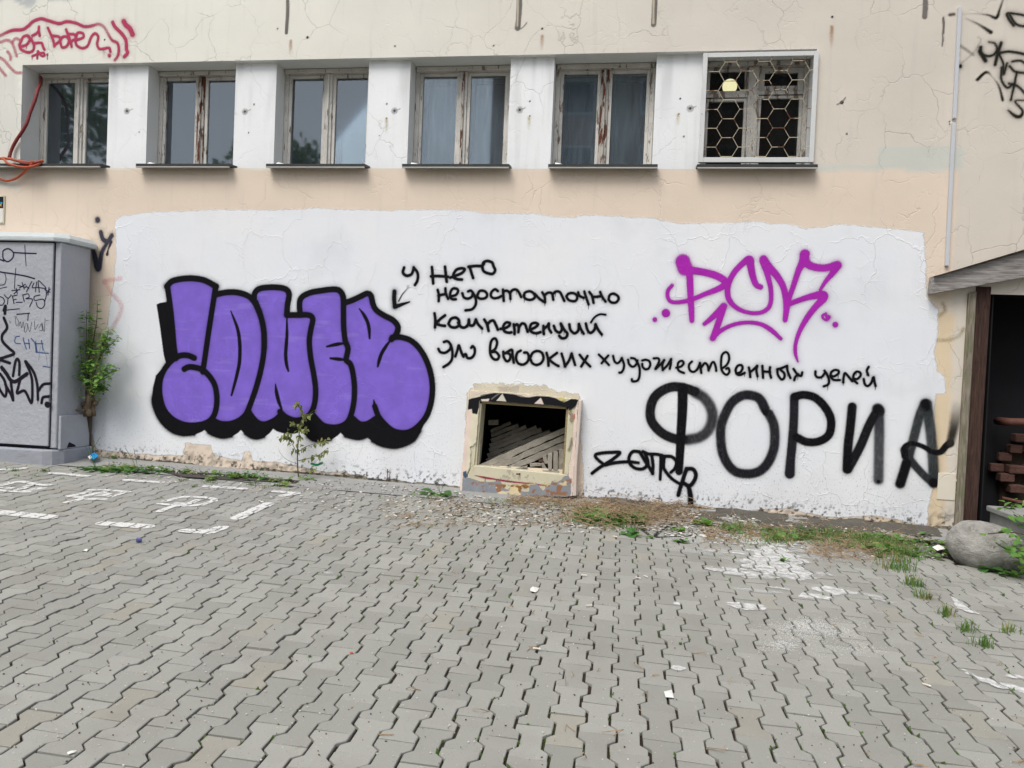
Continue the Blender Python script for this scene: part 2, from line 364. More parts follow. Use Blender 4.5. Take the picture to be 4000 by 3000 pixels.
def paver_mesh(seed):
    r = random.Random(seed); L = VP / 2 - .0031; w, n_ = UP / 2 + .0137 - .0044, UP / 2 - .0137 - .0044
    a, b = VP / 2 - .0435, VP / 2 - .0690
    half = [(w, -L), (w, -a), (n_, -b), (n_, b), (w, a), (w, L)]
    loop = half + [(-x, -y) for x, y in half]
    j = [(x + r.uniform(-.0009, .0009), y + r.uniform(-.0007, .0007)) for x, y in loop]; N = len(j); vs = []; fs = []
    def ins(p, d): return (p[0] - math.copysign(d, p[0]), p[1] - (math.copysign(d, p[1]) if abs(abs(p[1]) - L) < .002 else 0))
    c = .0024
    for p in j: q = ins(p, c); vs.append((q[0], q[1], r.uniform(-.0002, .0002)))
    for p in j: vs.append((p[0], p[1], -c))
    for p in j: vs.append((p[0], p[1], -.02))
    fs.append((0, 1, 2, 3, 4, 5)[::1] + (6, 7, 8, 9, 10, 11))
    for i in range(N):
        k = (i + 1) % N; fs.append((i, N + i, N + k, k)); fs.append((N + i, 2 * N + i, 2 * N + k, N + k))
    me = bpy.data.meshes.new('paver'); me.from_pydata(vs, [], fs); me.materials.append(M['paver']); me.update()
    return me, vs, fs
PM = [paver_mesh(i) for i in range(6)]
def proj(p):
    d = np.asarray(p, float) - CAM; q = d @ RX.T
    return 2000 + FOC * q[..., 0] / q[..., 2], 1500 + FOC * q[..., 1] / q[..., 2], q[..., 2]
cabinet_foot = (-6.6, -5.13, -.50, -.02)
cells = []
for c in range(-84, 46):
    x = U0 + c * UP
    for r_ in range(-19, 18):
        y = V0 + (r_ + (.5 if c % 2 == 0 else 0.)) * VP
        if y > -.40 or y < -7.6: continue
        if x > 3.15 + (-.9 - y) * .0 and y > -1.35: continue
        if (x > 2.35 and y > -1.05 - (x - 2.35) * .35): continue
        cells.append((x, y, c, r_))
def in_view(x, y):
    px, py, d = proj((x, y, gz(x, y))); return d > .3 and -900 < px < 4900 and py < 3900
near = []; far_ = []
for x, y, c, r_ in cells:
    px, py, d = proj((x, y, gz(x, y))); vis = d > .3 and -60 < px < 4060 and py < 3060
    if not in_view(x, y) and d < 6: 
        if not (abs(x) < 3.4 and y > -6.6): continue
    (near if vis else far_).append((d, x, y))
near.sort(); far_ += near[300:]; near = near[:300]
tilt0 = Vector(GN)
qn = Vector((0, 0, 1)).rotation_difference(tilt0)
def pose(x, y, r):
    rot = qn @ Matrix.Rotation(r.gauss(0, .006), 3, 'Z').to_quaternion() @ Matrix.Rotation(r.gauss(0, .008), 3, 'X').to_quaternion() @ Matrix.Rotation(r.gauss(0, .010), 3, 'Y').to_quaternion()
    sag = (fbm(np.array([x * 1.4 + 30]), np.array([y * 1.4 + 50]), 2)[0] - .5) * .008
    return Vector((x + r.gauss(0, .0012), y + r.gauss(0, .0008), gz(x, y) + sag + r.gauss(0, .0014))), rot
rp = random.Random(5)
for d, x, y in near:
    me = rp.choice(PM)[0]; o = bpy.data.objects.new('paver', me); C.objects.link(o); loc, q = pose(x, y, rp)
    o.location = loc; o.rotation_mode = 'QUATERNION'; o.rotation_quaternion = q; o.parent = pave
V = []; F = []; T = []
for d, x, y in far_:
    _, vs, fs = rp.choice(PM); loc, q = pose(x, y, rp); mt = q.to_matrix(); n = len(V); t = rp.random()
    V += [tuple(mt @ Vector(p) + loc) for p in vs]; F += [tuple(i + n for i in f) for f in fs]; T += [t] * len(vs)
me = bpy.data.meshes.new('distant_pavers'); me.from_pydata(V, [], F); me.update()
at = me.attributes.new('tone', 'FLOAT', 'POINT'); at.data.foreach_set('value', T)
tag(link('distant_pavers', me, M['paver'], pave), 'grey interlocking concrete pavers further from the camera', kind='stuff')

# weathered concrete apron along the foot of the wall
def apron_z(x, y): return .006 + .012 * (fbm(np.array([x * 3.]), np.array([y * 6.]), 3)[0] - .5) + .018 * max(0, (y + .35) / .35)
tag(sheet('concrete_apron', -5.15, 2.75, -.47, .0, apron_z, M['conc'], res=.06), kind='structure')
tag(sheet('bare_soil', 2.2, 5.2, -2.6, .05, lambda x, y: -.035 + .05 * (fbm(np.array([x * 2.]), np.array([y * 2.]), 3)[0] - .3), M['dirt'], res=.08), kind='structure')

# ------------------------------------------------------------------ paint layers as fine meshes lying on a surface
class Layer:
    """colour and coverage computed on a fine grid in surface coordinates (a, b)"""
    def __init__(s, a0, a1, b0, b1, res):
        s.a0, s.b0, s.res = a0, b0, res; s.nx = int((a1 - a0) / res) + 2; s.ny = int((b1 - b0) / res) + 2
        s.A, s.B = np.meshgrid(a0 + np.arange(s.nx) * res, b0 + np.arange(s.ny) * res); s.rgb = np.zeros(s.A.shape + (3,)); s.al = np.zeros(s.A.shape)
    def over(s, sl, col, al):
        o = al + s.al[sl] * (1 - al); w = np.where(o > 1e-6, al / np.maximum(o, 1e-6), 0)[..., None]
        s.rgb[sl] = np.array(col) * w + s.rgb[sl] * (1 - w); s.al[sl] = o
    def stroke(s, pts, w, col, soft=.004, alpha=1., halo=.0, drips=0, smooth=True):
        P = np.array(pts, float); W_ = np.array(w, float) if np.ndim(w) else np.full(len(P), float(w)); A_ = np.array(alpha, float) if np.ndim(alpha) else np.full(len(P), float(alpha))
        if len(W_) != len(P): W_ = np.interp(np.linspace(0, 1, len(P)), np.linspace(0, 1, len(W_)), W_)
        if len(A_) != len(P): A_ = np.interp(np.linspace(0, 1, len(P)), np.linspace(0, 1, len(A_)), A_)
        Q = np.column_stack([P, W_, A_])
        if len(P) == 1: Q = np.vstack([Q, Q + [1e-4, 0, 0, 0]])
        S = spline(Q, n=7) if (smooth and len(Q) > 2) else Q
        D = np.full(s.A.shape, 9.); AL = np.zeros(s.A.shape); HW = np.full(s.A.shape, .01)
        for i in range(len(S) - 1):
            p, q = S[i], S[i + 1]; R = max(p[2], q[2]) / 2 + soft * 3 + (.05 if halo else 0)
            i0 = max(0, int((min(p[0], q[0]) - R - s.a0) / s.res)); i1 = min(s.nx, int((max(p[0], q[0]) + R - s.a0) / s.res) + 2)
            j0 = max(0, int((min(p[1], q[1]) - R - s.b0) / s.res)); j1 = min(s.ny, int((max(p[1], q[1]) + R - s.b0) / s.res) + 2)
            if i0 >= i1 or j0 >= j1: continue
            sl = (slice(j0, j1), slice(i0, i1)); a, b = s.A[sl] - p[0], s.B[sl] - p[1]; dx, dy = q[0] - p[0], q[1] - p[1]; L2 = dx * dx + dy * dy + 1e-12
            t = np.clip((a * dx + b * dy) / L2, 0, 1); d = np.hypot(a - t * dx, b - t * dy) - (p[2] + (q[2] - p[2]) * t) / 2
            m = d < D[sl]; D[sl] = np.where(m, d, D[sl]); AL[sl] = np.where(m, p[3] + (q[3] - p[3]) * t, AL[sl]); HW[sl] = np.where(m, (p[2] + (q[2] - p[2]) * t) / 2, HW[sl])
        core = 1 - sstep(-soft, soft, D); al = core * AL
        if halo: al = np.maximum(al, halo * np.exp(-np.maximum(D, 0) / .014) * (D < .05) * np.minimum(1, AL))
        s.over((slice(None), slice(None)), col, al)
        for _ in range(drips):
            k = rnd.randrange(len(P)); x, y = P[k]; s.stroke([(x, y), (x + rnd.uniform(-.001, .001), y - rnd.uniform(.02, .05))], [.006, .003], col, .002)
        return s
    def poly(s, pts, col, soft=.003, alpha=1., smooth=False, raggd=0.):
        P = np.array(pts, float)
        if smooth: P = spline(np.vstack([P, P[:1]]), n=6)
        d = sdf(P, s.A, s.B)
        if raggd: d = d + (fbm(s.A * 25, s.B * 25, 4) - .5) * raggd
        s.over((slice(None), slice(None)), col, (1 - sstep(-soft, soft, d)) * alpha); return s
    def field(s, col, al): s.over((slice(None), slice(None)), col, al); return s
    def mesh(s, name, fn, keep=.012):
        m = s.al > keep; q = m[:-1, :-1] | m[1:, :-1] | m[:-1, 1:] | m[1:, 1:]; j, i = np.nonzero(q); base = j * s.nx + i
        quads = np.stack([base, base + 1, base + s.nx + 1, base + s.nx], 1); used, inv = np.unique(quads, return_inverse=True); quads = inv.reshape(quads.shape)
        a = s.A.ravel()[used]; b = s.B.ravel()[used]; co = fn(a, b); me = bpy.data.meshes.new(name)
        me.vertices.add(len(used)); me.vertices.foreach_set('co', co.astype(np.float32).ravel()); n = len(quads)
        me.loops.add(4 * n); me.loops.foreach_set('vertex_index', quads.astype(np.int32).ravel()); me.polygons.add(n)
        me.polygons.foreach_set('loop_start', np.arange(0, 4 * n, 4, dtype=np.int32)); me.update(calc_edges=True)
        rgba = np.column_stack([s.rgb.reshape(-1, 3)[used], s.al.ravel()[used]]).astype(np.float32)
        c = me.color_attributes.new('Col', 'FLOAT_COLOR', 'POINT'); c.data.foreach_set('color', rgba.ravel()); me.validate(); return me
def sdf(P, A, B):
    """signed distance to a closed polygon, negative inside"""
    d = np.full(A.shape, 1e9); ins = np.zeros(A.shape, bool); n = len(P)
    for i in range(n):
        p, q = P[i], P[(i + 1) % n]; dx, dy = q - p; a, b = A - p[0], B - p[1]; t = np.clip((a * dx + b * dy) / (dx * dx + dy * dy + 1e-12), 0, 1)
        d = np.minimum(d, (a - t * dx) ** 2 + (b - t * dy) ** 2)
        if dy != 0: ins ^= ((p[1] > B) != (q[1] > B)) & (A < (q[0] - p[0]) * (B - p[1]) / dy + p[0])
    return np.where(ins, -1, 1) * np.sqrt(d)
def wallfn(y): return lambda a, b: np.column_stack([a, np.full(len(a), y), b])

# ------------------------------------------------------------------ the building
bld = tag(empty('building', (-1.5, 0, .2)), 'cracked cream plaster building wall with white paint patch and recessed window band', 'building')
WL = [-6.035, -4.706, -3.374, -2.056, -.718, .600]; WR = [-5.130, -3.790, -2.458, -1.116, .188, 1.522]
ZL, ZS = 4.182, 3.20                         # lintel and window foot
TOPZ = 6.4
cream_l, cream_r = np.array(lin(229, 227, 216)), np.array(lin(210, 202, 190)); peach = np.array(lin(222, 206, 188)); white = np.array(lin(234, 236, 236)); greyb = np.array(lin(198, 202, 200))
def boxdist(X, Z, x0, x1, z0, z1): return np.maximum(np.maximum(x0 - X, X - x1), np.maximum(z0 - Z, Z - z1))
def wall_colour(X, Z, pier=False):
    t = sstep(-4.5, 2.2, X)[..., None]; c = cream_l * (1 - t) + cream_r * t; n = fbm(X * 5, Z * 9, 4) - .5; crk = np.ones(X.shape)
    if pier:
        c = white * (1 - .05 * sstep(-.5, .9, X)[..., None]) * np.ones(X.shape + (1,)); st = sstep(.52, .75, fbm(X * 16, Z * 1.1, 3)) * sstep(3.4, 4.15, Z) * .22
        c = c * (1 - st[..., None]); return c, crk * .8
    g = 1 - sstep(-.02, .02, boxdist(X, Z, -9, -3.9, 4.83, 9) + n * .25); c = c * (1 - g[..., None] * .0) ; c = c * (1 - g[..., None]) + greyb * .88 * g[..., None]
    m = 1 - sstep(-.006, .006, np.maximum(Z - 3.165, X - 2.70) + n * .03); c = c * (1 - m[..., None]) + peach * m[..., None]; crk = crk * (1 - .75 * m)
    # yellowish unpainted band at the bottom right
    m = 1 - sstep(-.03, .03, boxdist(X, Z, 2.2, 2.72, -1, 2.0) + n * .1); c = c * (1 - m[..., None]) + np.array(lin(215, 196, 166)) * m[..., None]
    for bx in ((2.05, 2.715, 3.16, 3.36), (1.55, 2.1, 3.15, 3.21)):
        m = (1 - sstep(-.01, .01, boxdist(X, Z, *bx) + n * .05)) * .75; c = c * (1 - m[..., None]) + np.array(lin(196, 200, 192)) * m[..., None]
    for bx, col in (((-7.2, -6.1, 3.0, 4.1), (214, 214, 206)), ((-7.2, -6.5, 3.2, 3.6), (170, 180, 182))):
        m = (1 - sstep(-.01, .02, boxdist(X, Z, *bx) + n * .3)) * .7; c = c * (1 - m[..., None]) + np.array(lin(*col)) * m[..., None]
    hgt = Z - (CAM[2] + (-GH - GN[0] * X - GN[1] * (0 - CAM[1])) / GN[2])
    rag = (fbm(X * 3.5, Z * 3 + 3, 4) + .5 * fbm(X * 30, Z * 30, 2)) * .075
    d2 = (1 - sstep(.05, .30, hgt)) * sstep(.5, .62, fbm(X * 40, Z * 40, 2)) * .55; c = c * (1 - d2[..., None]) + np.array((.10, .09, .07)) * d2[..., None]
    return c, crk
def wall_grid(name, x0, x1, z0, z1, y, res=.03, pier=False, bulge=0.):
    nx = max(2, int((x1 - x0) / res)); nz = max(2, int((z1 - z0) / res)); X, Z = np.meshgrid(np.linspace(x0, x1, nx + 1), np.linspace(z0, z1, nz + 1))
    c, crk = wall_colour(X, Z, pier); L = Layer(0, 0, 0, 0, 1); L.nx, L.ny = nx + 1, nz + 1; L.A, L.B = X, Z; L.rgb = c; L.al = np.maximum(crk, .02)
    if y == 0: L.al = np.where((X > -1.275) & (X < -.44) & (Z > .45) & (Z < 1.06), -5, L.al)
    me = L.mesh(name, wallfn(y), keep=-1); return me
_g0 = -.25
for nm, a in (('wall', (-9.5, 7.5, ZL, TOPZ, 0)), ('wall', (-9.5, WL[0], 0.05, ZL, 0)), ('wall', (WL[0], WR[5], 0.05, ZS - .035, 0)), ('wall', (WR[5], 2.86, _g0, ZL, 0)), ('wall', (2.86, 7.5, 2.14, ZL, 0))):
    link(nm, wall_grid(nm, *a), M['wall'], bld)
for i in range(5):
    y = .06 if i < 4 else .06
    link('window_pier', wall_grid('window_pier', WR[i], WL[i + 1], ZS - .035, ZL, y, pier=True), M['wall'], bld)
def flat_plaster(name, col):
    k = NT(name); h, crack, chips = relief(k, raise_=-1); c = k.mix(k.noise(5, 4), tuple(x * .92 for x in col), col); return k.done(k.bsdf(c, .9, k.bump(h, .002)))
M['reveal'] = flat_plaster('grey_white_reveal', lin(230, 231, 229)); M['wallplain'] = flat_plaster('plain_cream_wall', lin(220, 212, 196))
# soffit over the band, reveals beside each window, back of the piers
MB().box(WL[0], WR[5], .0005, .42, ZL, ZL + .12).build('soffit', M['reveal'], bld)
for i in range(6):
    y0 = .001 if i == 0 else .0605
    MB().box(WL[i] - .06, WL[i], y0, .45, ZS - .03, ZL - .001).build('reveal', M['reveal'], bld)
    y1 = .001 if i == 5 else .0605
    MB().box(WR[i], WR[i] + .06, y1, .45, ZS - .03, ZL - .001).build('reveal', M['reveal'], bld)
    MB().box(WL[i], WR[i], .004, .45, ZS - .12, ZS - .034).build('window_ledge', M['reveal'], bld)
# building mass behind the facade (dark rooms, closed back and top)
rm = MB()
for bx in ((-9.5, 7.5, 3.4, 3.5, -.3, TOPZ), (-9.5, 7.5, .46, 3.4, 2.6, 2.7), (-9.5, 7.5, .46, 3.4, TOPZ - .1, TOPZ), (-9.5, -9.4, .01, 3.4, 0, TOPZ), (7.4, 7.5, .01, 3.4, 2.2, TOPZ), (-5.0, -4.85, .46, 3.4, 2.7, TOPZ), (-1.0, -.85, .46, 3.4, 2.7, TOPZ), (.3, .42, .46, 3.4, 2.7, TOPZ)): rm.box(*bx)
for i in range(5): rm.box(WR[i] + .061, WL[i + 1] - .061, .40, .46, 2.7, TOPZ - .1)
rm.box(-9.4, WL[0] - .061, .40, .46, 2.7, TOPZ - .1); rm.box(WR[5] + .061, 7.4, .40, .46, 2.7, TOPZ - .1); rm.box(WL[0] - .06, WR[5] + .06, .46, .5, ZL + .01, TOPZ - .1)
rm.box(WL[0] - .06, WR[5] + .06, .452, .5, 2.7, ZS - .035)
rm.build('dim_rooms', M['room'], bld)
MB().box(-9.5, 7.5, -.02, 3.52, TOPZ, TOPZ + .15).build('roof_edge', M['wallplain'], bld)

# the white painted patch
PS = 4000 / 2212
ppx = [(248, 478), (262, 466), (300, 460), (400, 456), (440, 452), (520, 455), (620, 452), (700, 450), (850, 454), (960, 452), (1060, 458), (1150, 462), (1235, 470), (1262, 463), (1330, 466), (1400, 470), (1470, 482), (1560, 480), (1640, 477), (1700, 484), (1740, 493), (1800, 484), (1900, 490), (1997, 500),
       (2000, 560), (2003, 640), (2027, 668), (2027, 700), (2020, 760), (2025, 800), (2040, 812), (2043, 850), (2022, 852), (2020, 920), (2020, 1010), (2014, 1060), (2006, 1100), (2003, 1138), (1930, 1124), (1880, 1112), (1810, 1122), (1760, 1110), (1700, 1100), (1600, 1104), (1500, 1092), (1400, 1094), (1330, 1080), (1260, 1078),
       (1252, 860), (1240, 852), (1130, 840), (1020, 840), (1010, 850), (1003, 1050), (920, 1050), (880, 1042), (860, 1052), (790, 1040), (740, 1018), (700, 1022), (660, 1012), (600, 998), (570, 1000), (545, 996), (540, 975), (528, 975), (524, 996), (460, 984), (455, 962), (402, 958), (398, 985), (330, 984), (270, 978), (205, 972), (196, 930), (206, 860), (222, 760), (240, 640), (250, 560)]
pw = np.array([W(x * PS, y * PS) for x, y in ppx]); L = Layer(pw[:, 0].min() - .1, pw[:, 0].max() + .1, pw[:, 1].min() - .1, pw[:, 1].max() + .1, .02)
dd = -sdf(pw, L.A, L.B); L.al = np.clip(dd + .11, 0, 1); me = L.mesh('white_paint_patch', wallfn(-.0012), keep=.0)
ca = me.color_attributes['Col']; arr = np.zeros(len(me.vertices) * 4, np.float32); ca.data.foreach_get('color', arr); ea = me.attributes.new('edge', 'FLOAT', 'POINT'); ea.data.foreach_set('value', (arr[3::4] - .11).copy())
tag(link('white_paint_patch', me, M['patch'], bld), 'large patch of white paint rolled over peach plaster')

bs = Layer(-5.2, 2.80, -.02, .62, .007)
hg = bs.B - (CAM[2] + (-GH - GN[0] * bs.A - GN[1] * (0 - CAM[1])) / GN[2]); n1 = fbm(bs.A * 4.2, bs.B * 3, 5); n2 = fbm(bs.A * 45, bs.B * 45, 3); n3_ = fbm(bs.A * 13 + 4, bs.B * 13, 4)
edge_ = hg - (.015 + .085 * np.maximum(0, n1 - .30) + .03 * (n3_ - .5)); crust = 1 - sstep(-.004, .004, edge_)
bs.field((.30, .26, .20), crust * .75); bs.field((.045, .042, .030), crust * sstep(.40, .58, n2) * .8); bs.field((.03, .027, .02), (1 - sstep(.0, .004, np.abs(edge_))) * sstep(.42, .5, n1) * .85)
bs.field((.06, .055, .045), sstep(.60, .70, n2) * (1 - sstep(.05, .20, hg)) * .65); bs.field((.03, .035, .018), (1 - sstep(.0, .022, hg)) * .85)
bs.al = bs.al * (hg > -.03) * (1 - ((bs.A > -1.42) & (bs.A < -.33)))
tag(link('crumbling_base', bs.mesh('crumbling_base', wallfn(-.0021)), M['spray'], bld), 'crumbling dirty strip of render at the foot of the wall')

# stains, drill holes, rust streaks on the wall
def S(origin, scale, text, w, **k):
    """strokes written in picture pixels: one per '|' ; returns wall-plane points"""
    out = []
    for part in text.split('|'):
        p = [tuple(map(float, q.split(','))) for q in part.split()]; out.append([(origin[0] + x / scale, origin[1] + y / scale) for x, y in p])
    return out
def layer_for(pxs, y, res, pad=.06):
    pts = np.array([W(a, b, y) for st in pxs for a, b in st]); return Layer(pts[:, 0].min() - pad, pts[:, 0].max() + pad, pts[:, 1].min() - pad, pts[:, 1].max() + pad, res)
PX = 1 / 430.                                # metres per photograph pixel on the wall, roughly
st = Layer(-6.6, 3.3, 2.6, 5.0, .0075); dark_ = (.03, .027, .025); rust_ = (.40, .17, .04)
for x, y, r in ((409, 155, 3.5), (1201, 146, 5), (1543, 180, 3), (1929, 178, 3), (2118, 112, 4), (3251, 66, 4), (3308, 523, 3), (3288, 400, 6), (3709, 475, 2.5), (3709, 485, 2.5), (1085, 112, 3)): st.stroke([W(x, y)], r * 2 * PX, dark_, .003)
for x, y, l, a in ((1136, 160, 60, .55), (2118, 140, 62, .5), (3249, 105, 85, .6), (407, 195, 40, .35)): st.stroke([W(x, y), W(x - 1, y + l * .4), W(x - 2, y + l)], [9 * PX, 12 * PX, 9 * PX], rust_, .012, [a, a * .55, 0])
for x, y in ((2043, 108), (3288, 400)): st.stroke([W(x - 18, y + 8), W(x - 2, y), W(x + 14, y - 18)], 5 * PX, (.22, .2, .19), .003, .6)
for x0, y0, x1, y1, w in ((1124, -30, 1119, 128, 13), (2030, -30, 2022, 110, 20), (2557, -30, 2553, 96, 18), (3614, -30, 3612, 66, 16), (3684, 70, 3684, 130, 7), (3682, 130, 3680, 180, 4)): st.stroke([W(x0, y0), W((x0 + x1) / 2 + 2, (y0 + y1) / 2), W(x1, y1)], w * PX, (.17, .155, .14), .004, .9)
for x0, y0, x1, y1 in ((2023, -20, 2021, 100), (2553, -20, 2552, 90)): st.stroke([W(x0, y0), W(x1, y1)], 8 * PX, (.48, .43, .34), .003)
tag(link('wall_stains', st.mesh('wall_stains', wallfn(-.0015)), M['spray'], bld), 'rust streaks, drill holes and chased grooves', kind='stuff')
sp = Layer(-5.2, .7, 3.2, 4.2, .0075)
for x, y, r in ((496, 434, 5), (957, 436, 5), (1541, 433, 5), (2030, 429, 5), (2696, 424, 5), (1511, 406, 3), (1510, 462, 3), (2070, 396, 3), (2069, 453, 3), (2657, 385, 3), (2652, 445, 3), (2671, 533, 2.5), (544, 516, 2.5), (971, 518, 2.5), (992, 408, 3), (1482, 530, 2)):
    if r > 4: sp.stroke([W(x, y, .06)], 26 * PX, (.40, .40, .39), .008, .5); sp.stroke([W(x + 2, y, .06), W(x + 22, y - 8, .06)], 4 * PX, (.35, .34, .33), .003, .5)
    sp.stroke([W(x, y, .06)], r * 2 * PX, dark_, .003)
for x, y, l in ((1510, 466, 60), (2067, 458, 55), (2648, 450, 45)): sp.stroke([W(x, y, .06), W(x, y + l, .06)], 10 * PX, (.55, .45, .22), .01, [.5, 0])
tag(link('pier_marks', sp.mesh('pier_marks', wallfn(.0588)), M['spray'], bld), 'drill holes and rust runs on the piers', kind='stuff')

# ------------------------------------------------------------------ windows
def P3(x, y, Y): a, b = W(x, y, Y); return (a, Y, b)
def ring(mb, x0, x1, z0, z1, w, y0, y1, wt=None, wb=None):
    wt = wt or w; wb = wb or w
    mb.box(x0, x0 + w, y0, y1, z0, z1); mb.box(x1 - w, x1, y0, y1, z0, z1); mb.box(x0 + w, x1 - w, y0 + .0005, y1, z1 - wt, z1); mb.box(x0 + w, x1 - w, y0 + .0005, y1, z0, z0 + wb); return mb
winlab = ['leftmost recessed window with the orange cable hanging from its corner', 'recessed window with bare brown mullion, second from the left', 'recessed window reflecting a leafy tree, third from the left',
          'recessed window with dusty blue panes, fourth from the left', 'recessed window with brown flaked mullion beside the grille window', 'window with small top panes behind the hexagonal grille']
MW = [.06, .04, .05, .035, .05, 0]
_fr = M['frame']
for i in range(6):
    M['frame'] = _fr if i < 5 else M['frame_old']
    x0, x1 = WL[i] + .002, WR[i] - .002; z0, z1 = ZS - .03, ZL - .002; cx = (x0 + x1) / 2
    w = tag(empty('window', (cx, .24, z0)), winlab[i], 'window', 'windows in the recessed band')
    ring(MB(), x0, x1, z0, z1, .042, .235, .335, .05, .035).build('window_frame', M['frame'], w, bevel=.004)
    MB().box(x0 + .01, x1 - .01, .205, .234, z1 - .045, z1 - .003).build('head_board', M['frame'], w, bevel=.006)
    if i < 5:
        mid = .036
        MB().box(cx - mid, cx + mid, .226, .33, z0 + .036, z1 - .051).build('mullion', M['mullion'] if i in (1, 4) else M['frame'], w, bevel=.004)
        MB().box(cx - .011, cx + .011, .208, .2255, z0 + .04, z1 - .055).build('cover_strip', M['mullion'] if i in (1, 3, 4) else M['frame'], w, bevel=.003)
        for a, b in ((x0 + .043, cx - mid - .001), (cx + mid + .001, x1 - .043)):
            sa = ring(MB(), a, b, z0 + .037, z1 - .052, .03, .243, .285).build('sash', M['frame'], w, bevel=.003)
            MB().box(a + .029, b - .029, .262, .265, z0 + .066, z1 - .081).build('pane', M['glass_dusty'] if i in (3, 4) else M['glass'], sa)
            si = ring(MB(), a + .02, b - .015, z0 + .05, z1 - .08, .04 if i != 2 else .03, .345, .375).build('inner_sash', M['inner'], w)
            MB().box(a + .059, b - .054, .358, .36, z0 + .089, z1 - .119).build('pane', M['glass'], si)
        if i == 0: MB().box(x0 + .1, x0 + .26, .40, .41, z0, z1).build('curtain', M['curtain'], w); MB().box(cx + .06, cx + .2, .40, .41, z0, z1).build('curtain', M['curtain'], w)
        if i == 1: MB().box(cx + .12, x1, .40, .41, z0, z1).build('curtain', M['curtain'], w)
    else:
        xm0, xm1 = W(2919, 400, .24)[0], W(2962, 400, .24)[0]
        MB().box(xm0, xm1, .226, .33, z0 + .036, z1 - .051).build('mullion', M['frame'], w, bevel=.004)
        for a, b, zt in ((x0 + .043, xm0 - .001, W(2850, 374, .24)[1]), (xm1 + .001, x1 - .043, W(3050, 362, .24)[1])):
            sa = ring(MB(), a, b, z0 + .037, zt - .024, .026, .243, .285).build('sash', M['frame'], w, bevel=.003)
            MB().box(a + .025, b - .025, .262, .265, z0 + .062, zt - .049).build('pane', M['glass_dark'], sa)
            MB().box(a, b, .238, .3, zt - .016, zt + .016).build('transom', M['frame'], w, bevel=.003)
            inset = .03 if a > 1 else .012
            sb = ring(MB(), a, b, zt + .0165, z1 - .052, .016 + inset, .243, .285).build('top_sash', M['frame'], w, bevel=.003)
            MB().box(a + .015 + inset, b - .015 - inset, .262, .265, zt + .0315 + inset, z1 - .067 - inset).build('pane', M['glass_dark'], sb)
    # sheet metal sill
    e0, e1 = (WL[i] - .003, WR[i] + .045) if i not in (0, 5) else ((-6.62, WR[i] + .04) if i == 0 else (.567, 1.557))
    s_ = MB().prism([(e0, -.083, 3.158), (e0, -.083, 3.184), (e0, .20, 3.215), (e0, .20, 3.200)], [(e1, -.083, 3.158), (e1, -.083, 3.184), (e1, .20, 3.215), (e1, .20, 3.200)]).build('sill', M['sill'], w)
    MB().box(e0 + .002, e1 - .002, -.088, -.070, 3.147, 3.1575).build('drip_edge', M['sill_edge'], s_)
    if 0 < i < 5: MB().prism([(e0 + .05, -.01, 3.196), (e0 + .05, .05, 3.235), (e0 + .05, .1, 3.206)], [(e0 + .16, -.01, 3.196), (e0 + .16, .05, 3.21), (e0 + .16, .1, 3.206)]).build('mortar_lump', M['reveal'], w)
M['frame'] = _fr
# lit globe lamp inside the grille window
c = P3(2850.6, 337.7, .62)
k = NT('lit_globe'); M['lamp'] = k.done(k.n('ShaderNodeEmission', {'Color': (1., .86, .50), 'Strength': 1.05}))
def sphere(mb, c, r, sx=1, sy=1, sz=1, nu=20, nv=12, jit=0, rr=None):
    rr = rr or rnd; vs = []; fs = []
    for j in range(nv + 1):
        th = math.pi * j / nv
        for i in range(nu):
            ph = 2 * math.pi * i / nu; q = 1 + (rr.uniform(-jit, jit) if 0 < j < nv else 0); vs.append((c[0] + r * sx * q * math.sin(th) * math.cos(ph), c[1] + r * sy * q * math.sin(th) * math.sin(ph), c[2] + r * sz * q * math.cos(th)))
    for j in range(nv):
        for i in range(nu): fs.append((j * nu + i, (j + 1) * nu + i, (j + 1) * nu + (i + 1) % nu, j * nu + (i + 1) % nu))
    return mb.add(vs, fs)
lp = tag(empty('globe_lamp', c), 'round glowing lamp seen through the grille window', 'lamp')
sphere(MB(), c, .068).build('globe', M['lamp'], lp, smooth=True); MB().tube([(c[0], c[1], c[2] + .066), (c[0], c[1], c[2] + .5)], .008).build('stem', M['sill'], lp)
# steel grille with hexagonal mesh
gr = tag(empty('window_grille', (1.05, -.02, 3.2)), 'white steel grille of rusty hexagonal mesh over the rightmost window', 'grille')
gx0, gx1, gz0, gz1 = .580, 1.532, 3.215, 4.152
MB().box(gx0, gx0 + .038, -.035, -.004, gz0, gz1).build('frame_bar', M['grille'], gr, bevel=.002); MB().box(gx1 - .038, gx1, -.035, -.004, gz0, gz1).build('frame_bar', M['grille'], gr, bevel=.002)
MB().box(gx0 + .0385, gx1 - .0385, -.034, -.005, gz1 - .038, gz1).build('frame_bar', M['grille'], gr, bevel=.002); MB().box(gx0 + .0385, gx1 - .0385, -.034, -.005, gz0, gz0 + .042).build('frame_bar', M['grille'], gr, bevel=.002)
hx, hz = W(2852.8, 279, -.02); A_ = .0935; hs_ = MB(); seen = set()
ix0, ix1, iz0, iz1 = gx0 + .036, gx1 - .036, gz0 + .04, gz1 - .036
def clip(p, q):
    t0, t1 = 0., 1.; d = (q[0] - p[0], q[1] - p[1])
    for a, b in ((-d[0], p[0] - ix0), (d[0], ix1 - p[0]), (-d[1], p[1] - iz0), (d[1], iz1 - p[1])):
        if abs(a) < 1e-9:
            if b < 0: return None
        elif a < 0: t0 = max(t0, b / a)
        else: t1 = min(t1, b / a)
    return None if t0 >= t1 else ((p[0] + d[0] * t0, p[1] + d[1] * t0), (p[0] + d[0] * t1, p[1] + d[1] * t1))
